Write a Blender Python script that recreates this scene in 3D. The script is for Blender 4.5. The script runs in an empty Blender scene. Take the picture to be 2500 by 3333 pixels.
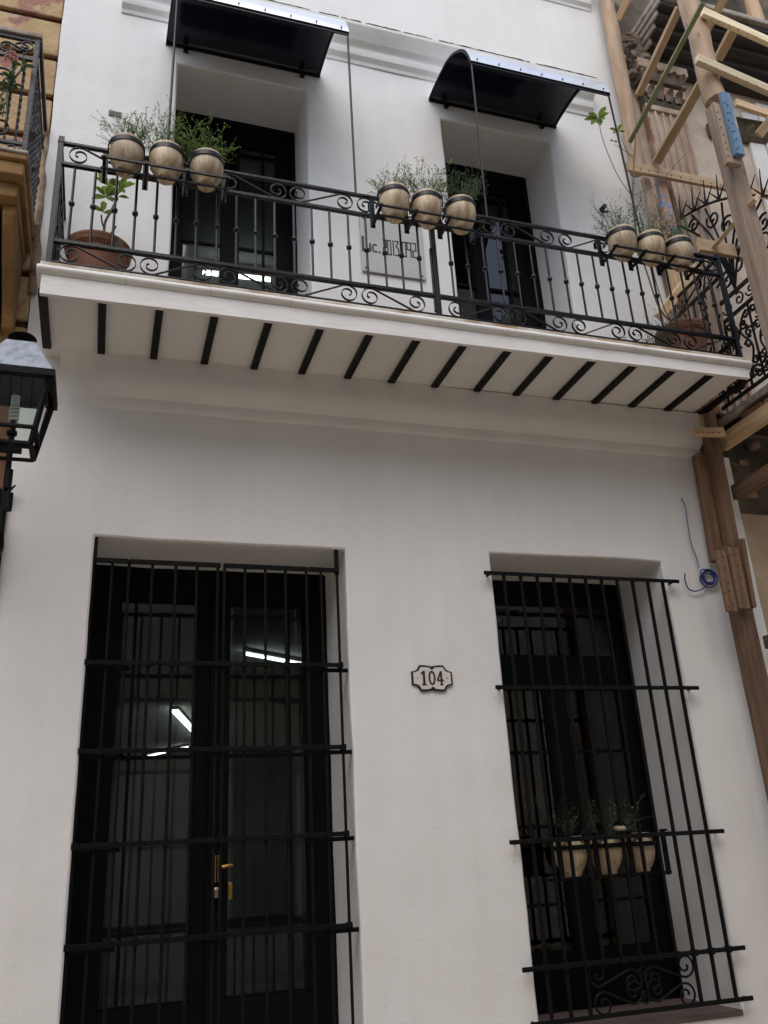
import bpy, math, random
from mathutils import Vector, Matrix, noise
random.seed(7)
S = bpy.context.scene
COL = S.collection
PI = math.pi
sin, cos = math.sin, math.cos

# ---------------------------------------------------------------- camera, sky, sun, exposure
RIGHT = Vector((0.95317124, -0.29767626, -0.05341761))
UP = Vector((-0.062437, -0.36651092, 0.92831641))
FWD = Vector((0.29591589, 0.88150927, 0.36793368))
EYE = Vector((0.0, -5.5, 1.6))
FPX, PCX, PCY = 2844.787, 1250.0, 1666.5
cd = bpy.data.cameras.new('camera'); cam = bpy.data.objects.new('camera', cd); COL.objects.link(cam)
cd.sensor_fit = 'VERTICAL'; cd.sensor_height = 24.0; cd.lens = 24.0 * FPX / 3333.0
cd.clip_start = 0.05; cd.clip_end = 600
mw = Matrix.Identity(4)
for i in range(3):
    mw[i][0] = RIGHT[i]; mw[i][1] = UP[i]; mw[i][2] = -FWD[i]; mw[i][3] = EYE[i]
cam.matrix_world = mw
S.camera = cam
SUN_EL, SUN_AZ = math.radians(57), math.radians(205)      # azimuth clockwise from +y
w = bpy.data.worlds.new('World'); S.world = w; w.use_nodes = True
nt = w.node_tree
bg = nt.nodes['Background']
sky = nt.nodes.new('ShaderNodeTexSky'); sky.sky_type = 'NISHITA'; sky.sun_disc = False
sky.sun_elevation = SUN_EL; sky.sun_rotation = SUN_AZ; sky.air_density = 1.0; sky.dust_density = 1.5
hs = nt.nodes.new('ShaderNodeHueSaturation'); hs.inputs['Saturation'].default_value = 0.75
nt.links.new(sky.outputs[0], hs.inputs['Color']); nt.links.new(hs.outputs[0], bg.inputs['Color'])
bg.inputs['Strength'].default_value = 0.15
sl = bpy.data.lights.new('sun', 'SUN'); sl.energy = 1.1; sl.angle = math.radians(60); sl.color = (1, 0.95, 0.88)
so = bpy.data.objects.new('sun', sl); COL.objects.link(so)
sd = Vector((sin(SUN_AZ) * cos(SUN_EL), cos(SUN_AZ) * cos(SUN_EL), sin(SUN_EL)))
so.rotation_euler = sd.to_track_quat('Z', 'Y').to_euler()
S.view_settings.view_transform = 'Standard'; S.view_settings.look = 'None'
S.view_settings.gamma = 1; S.view_settings.use_curve_mapping = False
S.view_settings.exposure = 0.75
S.render.engine = 'CYCLES'
S.cycles.max_bounces = 8; S.cycles.transparent_max_bounces = 12

# ---------------------------------------------------------------- helpers
def ray(px, py):
    return (RIGHT * ((px - PCX) / FPX) + UP * (-(py - PCY) / FPX) + FWD)
def at(px, py, Y=0.0):            # a point of the vertical plane y = Y
    r = ray(px, py); return EYE + r * ((Y - EYE.y) / r.y)
def atx(px, py, X):
    r = ray(px, py); return EYE + r * ((X - EYE.x) / r.x)
def atz(px, py, Z):
    r = ray(px, py); return EYE + r * ((Z - EYE.z) / r.z)
def V(*a): return Vector(a)

MATS = {}
def mat(name, col, rough=0.6, var=0.0, vscale=3.0, bump=0.0, bscale=20.0, metal=0.0, col2=None, stretch=(1, 1, 1),
        coord='Object', patch=None, pscale=1.2, pthr=0.55, spec=0.5, coat=0.0, bump2=0.0, b2scale=2.0, streak=0.0, trans=0.0):
    m = bpy.data.materials.new(name); m.use_nodes = True; MATS[name] = m
    n = m.node_tree; N = n.nodes; L = n.links; b = N['Principled BSDF']
    b.inputs['Base Color'].default_value = (*col, 1); b.inputs['Roughness'].default_value = rough
    b.inputs['Metallic'].default_value = metal; b.inputs['Specular IOR Level'].default_value = spec
    b.inputs['Coat Weight'].default_value = coat
    tc = N.new('ShaderNodeTexCoord'); mp = N.new('ShaderNodeMapping'); mp.inputs['Scale'].default_value = stretch
    L.new(tc.outputs[coord], mp.inputs[0])
    cur = None
    if var > 0 or col2:
        nz = N.new('ShaderNodeTexNoise'); nz.inputs['Scale'].default_value = vscale; nz.inputs['Detail'].default_value = 6
        nz.inputs['Roughness'].default_value = 0.62
        L.new(mp.outputs[0], nz.inputs['Vector'])
        cr = N.new('ShaderNodeValToRGB'); e = cr.color_ramp.elements
        c2 = col2 if col2 else tuple(max(0, c * (1 - var)) for c in col)
        e[0].position = 0.36; e[0].color = (*c2, 1); e[1].position = 0.62; e[1].color = (*col, 1)
        L.new(nz.outputs['Fac'], cr.inputs[0]); cur = cr.outputs[0]
    if patch:
        for k, (pc, th) in enumerate(patch if isinstance(patch[0][0], (tuple, list)) else [patch]):
            nz = N.new('ShaderNodeTexNoise'); nz.inputs['Scale'].default_value = pscale * (1 + .7 * k)
            nz.inputs['Detail'].default_value = 9; nz.inputs['Roughness'].default_value = 0.6
            nz.noise_dimensions = '4D'; nz.inputs['W'].default_value = 3.1 + 7 * k
            L.new(mp.outputs[0], nz.inputs['Vector'])
            cr = N.new('ShaderNodeValToRGB'); e = cr.color_ramp.elements
            e[0].position = th; e[0].color = (0, 0, 0, 1); e[1].position = th + (0.12 if name == 'white_plaster' else 0.035); e[1].color = (1, 1, 1, 1)
            L.new(nz.outputs['Fac'], cr.inputs[0])
            mx = N.new('ShaderNodeMix'); mx.data_type = 'RGBA'
            L.new(cr.outputs[0], mx.inputs['Factor'])
            if cur: L.new(cur, mx.inputs['A'])
            else: mx.inputs['A'].default_value = (*col, 1)
            mx.inputs['B'].default_value = (*pc, 1); cur = mx.outputs['Result']
    if streak and cur:
        m2 = N.new('ShaderNodeMapping'); m2.inputs['Scale'].default_value = (5, 5, .35); L.new(tc.outputs[coord], m2.inputs[0])
        nz = N.new('ShaderNodeTexNoise'); nz.inputs['Scale'].default_value = 1.6; nz.inputs['Detail'].default_value = 8; L.new(m2.outputs[0], nz.inputs['Vector'])
        cr = N.new('ShaderNodeValToRGB'); e = cr.color_ramp.elements; e[0].position = .40; e[0].color = (1, 1, 1, 1); e[1].position = .74
        e[1].color = (1 - streak, 1 - streak * 1.15, 1 - streak * 1.4, 1); L.new(nz.outputs['Fac'], cr.inputs[0])
        mx = N.new('ShaderNodeMix'); mx.data_type = 'RGBA'; mx.blend_type = 'MULTIPLY'; mx.inputs['Factor'].default_value = 1
        L.new(cur, mx.inputs['A']); L.new(cr.outputs[0], mx.inputs['B']); cur = mx.outputs['Result']
    if name == 'pot_clay':
        oi = N.new('ShaderNodeObjectInfo'); mr = N.new('ShaderNodeMapRange'); mr.inputs['To Min'].default_value = .80; mr.inputs['To Max'].default_value = 1.12; L.new(oi.outputs['Random'], mr.inputs['Value'])
        hv = N.new('ShaderNodeHueSaturation'); L.new(mr.outputs[0], hv.inputs['Value']); L.new(cur, hv.inputs['Color']); cur = hv.outputs[0]
    if name.startswith('timber') and cur:
        vo = N.new('ShaderNodeTexVoronoi'); vo.inputs['Scale'].default_value = 1.0; m3 = N.new('ShaderNodeMapping'); m3.inputs['Scale'].default_value = (3.2, 9, 9)
        L.new(tc.outputs['Object'], m3.inputs[0]); L.new(m3.outputs[0], vo.inputs['Vector'])
        cr = N.new('ShaderNodeValToRGB'); e = cr.color_ramp.elements; e[0].position = .06; e[0].color = (.38, .30, .24, 1); e[1].position = .17; e[1].color = (1, 1, 1, 1)
        L.new(vo.outputs['Distance'], cr.inputs[0]); mx = N.new('ShaderNodeMix'); mx.data_type = 'RGBA'; mx.blend_type = 'MULTIPLY'; mx.inputs['Factor'].default_value = .8
        L.new(cur, mx.inputs['A']); L.new(cr.outputs[0], mx.inputs['B'])
        oi = N.new('ShaderNodeObjectInfo'); mr = N.new('ShaderNodeMapRange'); mr.inputs['To Min'].default_value = .80; mr.inputs['To Max'].default_value = 1.2; L.new(oi.outputs['Random'], mr.inputs['Value'])
        hv = N.new('ShaderNodeHueSaturation'); hv.inputs['Saturation'].default_value = .9; L.new(mr.outputs[0], hv.inputs['Value']); L.new(mx.outputs['Result'], hv.inputs['Color']); cur = hv.outputs[0]
    if cur: L.new(cur, b.inputs['Base Color'])
    if trans > 0:
        tr = N.new('ShaderNodeBsdfTranslucent'); ms = N.new('ShaderNodeMixShader'); ms.inputs[0].default_value = trans
        if cur: L.new(cur, tr.inputs[0])
        else: tr.inputs[0].default_value = (*col, 1)
        L.new(b.outputs[0], ms.inputs[1]); L.new(tr.outputs[0], ms.inputs[2]); L.new(ms.outputs[0], N['Material Output'].inputs['Surface'])
    prev = None
    for bb, bs, dist in ((bump2, b2scale, 0.05), (bump, bscale, 0.01)):
        if bb > 0:
            nz = N.new('ShaderNodeTexNoise'); nz.inputs['Scale'].default_value = bs; nz.inputs['Detail'].default_value = 5
            L.new(mp.outputs[0], nz.inputs['Vector'])
            bp = N.new('ShaderNodeBump'); bp.inputs['Strength'].default_value = bb; bp.inputs['Distance'].default_value = dist
            L.new(nz.outputs['Fac'], bp.inputs['Height'])
            if prev: L.new(prev, bp.inputs['Normal'])
            prev = bp.outputs[0]
    if prev: L.new(prev, b.inputs['Normal'])
    return m

mat('white_plaster', (.755, .74, .718), .85, var=.06, vscale=1.1, bump=.25, bscale=45, bump2=.22, b2scale=2.2, spec=.25, streak=.035, patch=((.70, .682, .652), .60), pscale=.9)
mat('white_trim', (.75, .74, .72), .8, col2=(.66, .64, .60), vscale=3, bump=.3, bscale=30, spec=.25)
mat('fascia_paint', (.78, .765, .74), .8, col2=(.70, .675, .64), vscale=2.2, bump=.3, bscale=22, spec=.25, stretch=(1, 1, 2.5))
mat('stained_edge', (.62, .58, .50), .8, col2=(.30, .19, .10), vscale=6, bump=.5, bscale=40, spec=.2, stretch=(.7, 1, 1))
mat('black_iron', (.004, .004, .006), .30, var=.3, vscale=30, bump=.2, bscale=60, spec=.30)
mat('black_iron_dull', (.004, .0038, .004), .6, var=.3, vscale=30, bump=.4, bscale=50, spec=.14)
mat('black_wood', (.003, .003, .0035), .5, var=.2, vscale=12, bump=.15, bscale=30, spec=.12)
mat('beam_paint', (.005, .0045, .005), .5, var=.3, vscale=14, bump=.5, bscale=18, spec=.2)
mat('awning_top', (.84, .86, .88), .26, metal=.6, var=.1, vscale=3, bump2=.12, b2scale=2.2)
mat('awning_sheet', (.006, .009, .020), .13, var=.2, vscale=2, spec=.5, bump2=.05, b2scale=1.5)
mat('old_iron', (.028, .025, .026), .5, col2=(.012, .011, .012), vscale=18, bump=.5, bscale=50, metal=.3)
mat('terracotta', (.27, .115, .062), .75, col2=(.16, .068, .04), vscale=5, bump=.4, bscale=60, patch=((.30, .21, .15), .60), pscale=4)
mat('pot_clay', (.60, .48, .32), .38, col2=(.31, .21, .12), vscale=5, bump=.3, bscale=50, stretch=(3.5, 3.5, .55), patch=((.66, .57, .42), .60), pscale=2.5, spec=.45)
mat('soil', (.035, .025, .018), .95)
mat('stem_dry', (.085, .12, .04), .7, var=.4, vscale=9)
mat('stem_green', (.06, .10, .03), .6, var=.4, vscale=9)
mat('leaf_bright', (.22, .31, .06), .5, col2=(.12, .19, .035), vscale=14, trans=.5)
mat('leaf_dark', (.07, .12, .04), .5, col2=(.035, .07, .02), vscale=14, trans=.3)
mat('stem_dark', (.04, .06, .025), .7, var=.4, vscale=9)
mat('stem_brown', (.14, .10, .06), .7, var=.4, vscale=12)
mat('flower_pink', (.50, .26, .20), .6, col2=(.42, .15, .12), vscale=40)
mat('timber_pine', (.60, .41, .22), .7, col2=(.42, .26, .12), vscale=4, stretch=(.35, 7, 7), bump=.35, bscale=8)
mat('timber_new', (.80, .67, .43), .7, col2=(.62, .46, .25), vscale=4, stretch=(.35, 7, 7), bump=.3, bscale=8)
mat('timber_dark', (.205, .105, .048), .75, col2=(.11, .054, .026), vscale=3.5, stretch=(.4, 6, 6), bump=.5, bscale=8)
mat('timber_grey', (.40, .29, .205), .8, col2=(.27, .18, .115), vscale=4, stretch=(.4, 7, 7), bump=.5, bscale=8)
mat('timber_log', (.46, .31, .19), .8, col2=(.30, .18, .10), vscale=3, stretch=(.5, 4, 4), bump=.6, bscale=7, patch=((.42, .34, .29), .57), pscale=2)
mat('timber_blue', (.13, .24, .38), .7, col2=(.08, .16, .27), vscale=3, stretch=(.6, 3, 3), bump=.4, bscale=12, patch=((.40, .36, .30), .57), pscale=7)
mat('timber_flaked', (.46, .27, .19), .8, col2=(.36, .20, .13), vscale=4, bump=.4, bscale=12, patch=((.16, .28, .50), .52), pscale=14)
mat('timber_green', (.20, .22, .09), .7, col2=(.12, .14, .06), vscale=5, stretch=(.4, 6, 6), bump=.3, bscale=10)
mat('ruin_plaster', (.62, .53, .44), .9, col2=(.46, .36, .28), vscale=1.6, bump=.7, bscale=14, bump2=.5, b2scale=2.5,
    patch=[((.56, .50, .42), .55), ((.20, .13, .09), .63)], pscale=1.6, spec=.15)
mat('ruin_dark', (.16, .125, .09), .9, col2=(.05, .045, .035), vscale=2.2, bump=.8, bscale=12, bump2=.6, b2scale=3,
    patch=((.24, .20, .15), .60), pscale=2.2, spec=.15)
mat('ruin_low', (.48, .37, .25), .9, col2=(.36, .26, .17), vscale=1.5, bump=.5, bscale=12, bump2=.4, b2scale=3, patch=((.30, .19, .11), .62), pscale=1.5, spec=.15)
mat('ruin_pilaster', (.52, .43, .35), .9, col2=(.36, .25, .18), vscale=3, stretch=(1.5, 1.5, .5), bump=.6, bscale=20, patch=((.30, .17, .10), .58), pscale=3, spec=.15)
mat('ruin_carving', (.30, .24, .19), .95, col2=(.12, .09, .07), vscale=9, bump=1.0, bscale=25, bump2=.8, b2scale=9, spec=.1)
mat('rubble_stone', (.34, .24, .17), .95, col2=(.12, .09, .07), vscale=5, bump=.9, bscale=12, spec=.1)
mat('hood_wood', (.045, .032, .027), .7, col2=(.02, .015, .014), vscale=4, stretch=(.5, 3, 3), bump=.6, bscale=14)
mat('hood_edge', (.40, .36, .31), .9, col2=(.18, .14, .11), vscale=5, bump=.6, bscale=20)
mat('orange_plaster', (.46, .335, .18), .85, col2=(.37, .235, .12), vscale=3.2, bump=.7, bscale=25, bump2=.5, b2scale=4,
    patch=[((.31, .155, .12), .55), ((.44, .37, .26), .58), ((.17, .12, .09), .66)], pscale=2.3, spec=.2)
mat('orange_joint', (.19, .095, .045), .9, col2=(.12, .05, .03), vscale=5, bump=.5, bscale=20)
mat('ochre_corbel', (.33, .205, .085), .85, col2=(.20, .115, .05), vscale=3, bump=.6, bscale=25, patch=((.06, .045, .03), .645), pscale=2.5, spec=.2)
mat('weathered_edge', (.36, .29, .22), .95, col2=(.14, .09, .06), vscale=5, bump=.9, bscale=18, spec=.1)
mat('plaque_grey', (.46, .45, .43), .45, var=.12, vscale=3, bump=.05)
mat('enamel_white', (.66, .61, .56), .35, var=.06, vscale=6)
mat('ink', (.012, .010, .012), .5)
mat('brass', (.62, .38, .13), .3, metal=1.0, var=.3, vscale=30)
mat('steel', (.30, .25, .19), .35, metal=1.0)
mat('galvanised', (.30, .33, .39), .6, col2=(.16, .18, .23), vscale=20, bump=.3, bscale=60)
mat('bulb_white', (.62, .62, .56), .4)
mat('blue_cable', (.012, .035, .20), .45, var=.3, vscale=20)
mat('pale_cable', (.12, .16, .30), .5)
mat('room_wall', (.50, .50, .48), .9, var=.15, vscale=.8)
mat('room_floor', (.10, .09, .08), .6)
mat('sill_brick', (.12, .085, .077), .8, col2=(.10, .07, .062), vscale=4, bump=.5, bscale=20)
mat('stone_step', (.33, .31, .28), .85, var=.3, vscale=3, bump=.5)
mat('street_paving', (.58, .47, .34), .9, var=.3, vscale=6, bump=.6, bscale=30)
mat('paving', (.52, .45, .36), .85, var=.25, vscale=3, bump=.5, bscale=15)
mat('cream_plaster', (.74, .68, .58), .85, var=.15, vscale=1, bump=.3)
mat('pale_plaster', (.76, .74, .70), .85, var=.15, vscale=1, bump=.3)
mat('shutter_paint', (.10, .12, .11), .5)
mat('trim_paint', (.68, .67, .64), .7)

def glass(name, tint=(.80, .85, .84), rough=0.0, ior=1.58):
    m = bpy.data.materials.new(name); m.use_nodes = True; MATS[name] = m
    N = m.node_tree.nodes; L = m.node_tree.links; N.remove(N['Principled BSDF'])
    t = N.new('ShaderNodeBsdfTransparent'); t.inputs[0].default_value = (*tint, 1)
    g = N.new('ShaderNodeBsdfGlossy'); g.inputs['Roughness'].default_value = rough; g.inputs['Color'].default_value = (1, 1, 1, 1)
    nz = N.new('ShaderNodeTexNoise'); nz.inputs['Scale'].default_value = 1.8
    tcx = N.new('ShaderNodeTexCoord'); L.new(tcx.outputs['Object'], nz.inputs['Vector'])
    bp = N.new('ShaderNodeBump'); bp.inputs['Strength'].default_value = .04; bp.inputs['Distance'].default_value = .02
    L.new(nz.outputs['Fac'], bp.inputs['Height']); L.new(bp.outputs[0], g.inputs['Normal'])
    f = N.new('ShaderNodeFresnel'); f.inputs[0].default_value = ior
    mx = N.new('ShaderNodeMixShader'); L.new(f.outputs[0], mx.inputs[0]); L.new(t.outputs[0], mx.inputs[1]); L.new(g.outputs[0], mx.inputs[2])
    L.new(mx.outputs[0], N['Material Output'].inputs['Surface'])
glass('door_glass', (.62, .66, .65), .01)
glass('lamp_glass', (.86, .92, .90), .02)
def emis(name, col, st):
    m = bpy.data.materials.new(name); m.use_nodes = True; MATS[name] = m
    b = m.node_tree.nodes['Principled BSDF']; b.inputs['Emission Color'].default_value = (*col, 1); b.inputs['Emission Strength'].default_value = st
emis('tube_light', (.86, 1.0, .95), 4.0)

class MB:
    def __init__(s): s.v = []; s.f = []; s.m = []; s.mi = 0
    def quad(s, *p):
        i = len(s.v); s.v += [Vector(q) for q in p]; s.f.append(tuple(range(i, i + len(p)))); s.m.append(s.mi); return s
    def box(s, x0, x1, y0, y1, z0, z1):
        c = [V(x, y, z) for z in (z0, z1) for y in (y0, y1) for x in (x0, x1)]
        return s.hexa(c)
    def hexa(s, c):      # c: 8 corners, bit0 x, bit1 y, bit2 z
        i = len(s.v); s.v += [Vector(q) for q in c]
        for f in ((0, 2, 3, 1), (4, 5, 7, 6), (0, 1, 5, 4), (2, 6, 7, 3), (0, 4, 6, 2), (1, 3, 7, 5)):
            s.f.append(tuple(i + k for k in f)); s.m.append(s.mi)
        return s
    def bar(s, p0, p1, w, t, face=(0, -1, 0)):   # rectangular bar, w across, t along 'face'
        p0 = Vector(p0); p1 = Vector(p1); d = (p1 - p0).normalized(); f = Vector(face)
        a = d.cross(f).normalized(); n = a.cross(d).normalized()
        c = []
        for zz in (-t / 2, t / 2):
            for yy in (-w / 2, w / 2):
                for q in (p0, p1): c.append(q + a * yy + n * zz)
        return s.hexa(c)
    def tube(s, pts, r, n=6, cap=True):
        pts = [Vector(p) for p in pts]; m = len(pts)
        rr = r if isinstance(r, (list, tuple)) else [r] * m
        d0 = (pts[1] - pts[0]).normalized(); a = d0.orthogonal().normalized(); rings = []
        for i, p in enumerate(pts):
            if i == 0: d = d0
            elif i == m - 1: d = (pts[i] - pts[i - 1])
            else: d = (pts[i + 1] - pts[i - 1])
            if d.length < 1e-9: d = d0
            d = d.normalized(); a = (a - d * a.dot(d))
            if a.length < 1e-6: a = d.orthogonal()
            a.normalize(); b = d.cross(a); base = len(s.v)
            for k in range(n):
                t = 2 * PI * k / n; s.v.append(p + (a * cos(t) + b * sin(t)) * rr[i])
            rings.append(base)
        for i in range(m - 1):
            for k in range(n):
                s.f.append((rings[i] + k, rings[i] + (k + 1) % n, rings[i + 1] + (k + 1) % n, rings[i + 1] + k)); s.m.append(s.mi)
        if cap:
            s.f.append(tuple(rings[0] + k for k in reversed(range(n)))); s.m.append(s.mi)
            s.f.append(tuple(rings[-1] + k for k in range(n))); s.m.append(s.mi)
        return s
    def ribbon(s, pts, wd, w_, t):     # flat iron strip: width w_ along wd, thickness t in the curve's plane
        pts = [Vector(p) for p in pts]; wd = Vector(wd).normalized(); m = len(pts); rings = []
        for i, p in enumerate(pts):
            d = pts[min(i + 1, m - 1)] - pts[max(i - 1, 0)]; n = d.cross(wd).normalized(); base = len(s.v)
            for a, b in ((-1, -1), (1, -1), (1, 1), (-1, 1)): s.v.append(p + wd * (a * w_ / 2) + n * (b * t / 2))
            rings.append(base)
        for i in range(m - 1):
            for k in range(4):
                s.f.append((rings[i] + k, rings[i] + (k + 1) % 4, rings[i + 1] + (k + 1) % 4, rings[i + 1] + k)); s.m.append(s.mi)
        s.f.append(tuple(rings[0] + k for k in (3, 2, 1, 0))); s.m.append(s.mi)
        s.f.append(tuple(rings[-1] + k for k in range(4))); s.m.append(s.mi)
        return s
    def lathe(s, prof, n=24, c=(0, 0, 0), cap=False):
        c = Vector(c); base = len(s.v)
        for r, z in prof:
            for k in range(n): s.v.append(c + V(r * cos(2 * PI * k / n), r * sin(2 * PI * k / n), z))
        for i in range(len(prof) - 1):
            for k in range(n):
                a = base + i * n; b = a + n
                s.f.append((a + k, a + (k + 1) % n, b + (k + 1) % n, b + k)); s.m.append(s.mi)
        if cap:
            s.f.append(tuple(base + k for k in reversed(range(n)))); s.m.append(s.mi)
            e = base + (len(prof) - 1) * n; s.f.append(tuple(e + k for k in range(n))); s.m.append(s.mi)
        return s
    def extrude(s, prof, p0, p1, u, v_):   # profile (a,b) -> p + u*a + v*b swept p0..p1, closed
        p0 = Vector(p0); p1 = Vector(p1); u = Vector(u); v_ = Vector(v_); n = len(prof); i = len(s.v)
        for p in (p0, p1):
            for a, b in prof: s.v.append(p + u * a + v_ * b)
        for k in range(n):
            s.f.append((i + k, i + (k + 1) % n, i + n + (k + 1) % n, i + n + k)); s.m.append(s.mi)
        s.f.append(tuple(i + k for k in reversed(range(n)))); s.m.append(s.mi)
        s.f.append(tuple(i + n + k for k in range(n))); s.m.append(s.mi)
        return s
    def mesh(s, name, mats, smooth=False):
        me = bpy.data.meshes.new(name); me.from_pydata([tuple(q) for q in s.v], [], s.f)
        for q in (mats if isinstance(mats, (list, tuple)) else [mats]): me.materials.append(MATS[q])
        for p, k in zip(me.polygons, s.m): p.material_index = k
        if smooth:
            for p in me.polygons: p.use_smooth = True
            if smooth == 'auto':
                try: me.set_sharp_from_angle(angle=math.radians(40))
                except Exception: pass
        me.update()
        import bmesh
        bm = bmesh.new(); bm.from_mesh(me); bmesh.ops.recalc_face_normals(bm, faces=bm.faces); bm.to_mesh(me); bm.free()
        return me
    def build(s, name, mats, parent=None, smooth=False, bevel=0.0, kind=None, label=None, cat=None, group=None):
        return put(name, s.mesh(name, mats, smooth), parent, bevel=bevel, kind=kind, label=label, cat=cat, group=group)

def put(name, me, parent=None, M=None, bevel=0.0, kind=None, label=None, cat=None, group=None):
    o = bpy.data.objects.new(name, me); COL.objects.link(o)
    if M is not None: o.matrix_basis = M
    if parent is not None:
        o.parent = parent
        if parent.type == 'EMPTY': o.matrix_parent_inverse = Matrix.Translation(-parent.location)
    if bevel > 0:
        b = o.modifiers.new('bevel', 'BEVEL'); b.width = bevel; b.segments = 2; b.limit_method = 'ANGLE'; b.angle_limit = math.radians(35)
    for k, v in (('kind', kind), ('label', label), ('category', cat), ('group', group)):
        if v: o[k] = v
    return o
def thing(name, loc, label, cat, group=None):
    o = bpy.data.objects.new(name, None); COL.objects.link(o); o.location = loc; o.empty_display_size = .1
    o['label'] = label; o['category'] = cat
    if group: o['group'] = group
    return o
def copy_tree(root, loc, label, group=None):
    r = root.copy(); COL.objects.link(r); r.location = loc; r['label'] = label
    if group: r['group'] = group
    for ch in list(root.children):
        c = ch.copy(); COL.objects.link(c); c.parent = r
        for g in list(ch.children):
            d = g.copy(); COL.objects.link(d); d.parent = c
    return r
def board(parent, name, p0, p1, w_, t, m, face=(0, -1, 0), label=None, jag=.004, rnd=False):
    """a timber with its own length axis (object X runs along it, so the grain does too)"""
    p0 = Vector(p0); p1 = Vector(p1); L_ = (p1 - p0).length; d = (p1 - p0) / L_; f = Vector(face)
    a = d.cross(f).normalized(); n = a.cross(d).normalized()
    M = Matrix(((d.x, a.x, n.x, p0.x), (d.y, a.y, n.y, p0.y), (d.z, a.z, n.z, p0.z), (0, 0, 0, 1)))
    b = MB(); seg = max(2, int(L_ / .35))
    if rnd:
        pts = []; rr = []
        for i in range(seg * 2 + 1):
            u = i / (seg * 2); pts.append(V(L_ * u, random.uniform(-1, 1) * jag, random.uniform(-1, 1) * jag)); rr.append(w_ / 2 * random.uniform(.94, 1.05))
        b.tube(pts, rr, 12)
    else:
        rings = []
        for i in range(seg + 1):
            u = i / seg; base = len(b.v); ex = random.uniform(-1, 1) * jag * (2 if i in (0, seg) else 0)
            for sy, sz in ((-1, -1), (1, -1), (1, 1), (-1, 1)):
                b.v.append(V(L_ * u + ex, sy * w_ / 2 + random.uniform(-1, 1) * jag * .6, sz * t / 2 + random.uniform(-1, 1) * jag * .4))
            rings.append(base)
        for i in range(seg):
            for k in range(4): b.f.append((rings[i] + k, rings[i] + (k + 1) % 4, rings[i + 1] + (k + 1) % 4, rings[i + 1] + k)); b.m.append(0)
        b.f.append((rings[0] + 3, rings[0] + 2, rings[0] + 1, rings[0])); b.m.append(0)
        b.f.append(tuple(rings[-1] + k for k in range(4))); b.m.append(0)
    me = b.mesh(name, m, 'auto' if rnd else False)
    return put(name, me, parent, M=M, bevel=0 if rnd else .004, label=label)

def spiral(cx, cz, R, a_end, turns, cw=True, r0=.010, n=30, pw=1.0):
    out = []
    for i in range(n + 1):
        u = i / n; th = a_end + (1 - u) * turns * 2 * PI * (1 if cw else -1)
        r = r0 + (R - r0) * u ** pw
        out.append((cx + r * cos(th), cz + r * sin(th)))
    return out
def s_scroll(x1, z1, x2, z2, R, flip=False, turns=1.45):
    """S scroll: two volutes joined by a straight; over the top of the left one, under the right one"""
    dx, dz = x2 - x1, (z2 - z1); d = math.hypot(dx, dz); base = math.atan2(dz, dx)
    te = math.acos(min(.98, 2 * R / d))
    sg = -1 if flip else 1
    A = []
    for (x, z) in spiral(0, 0, R, te, turns, pw=.62): A.append((x, z * sg))
    pts = A + [(d - x, -z) for (x, z) in reversed(A)]
    return [(x1 + x * cos(base) - z * sin(base), z1 + x * sin(base) + z * cos(base)) for x, z in pts]
def smooth_pts(ctrl, n=8):
    P = [Vector(c) for c in ctrl]; out = []
    for i in range(len(P) - 1):
        p0 = P[max(i - 1, 0)]; p1 = P[i]; p2 = P[i + 1]; p3 = P[min(i + 2, len(P) - 1)]
        for k in range(n):
            t = k / n; out.append(.5 * ((2 * p1) + (p2 - p0) * t + (2 * p0 - 5 * p1 + 4 * p2 - p3) * t * t + (3 * p1 - p0 - 3 * p2 + p3) * t ** 3))
    out.append(P[-1]); return out

# ================================================================= street
put('street', MB().quad(V(-80, -9, 0), V(80, -9, 0), V(80, -.9, 0), V(-80, -.9, 0)).mesh('street', 'street_paving'), kind='structure')
MB().box(-80, 80, -.9, 9, -.3, .14).build('pavement', 'paving', kind='structure', bevel=.01)
MB().box(-80, 80, -30, -7.6, -.3, .14).build('far_pavement', 'paving', kind='structure', bevel=.01)
put('ground', MB().quad(V(-300, -300, -.32), V(300, -300, -.32), V(300, 300, -.32), V(-300, 300, -.32)).mesh('ground', 'paving'), kind='structure')

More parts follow.
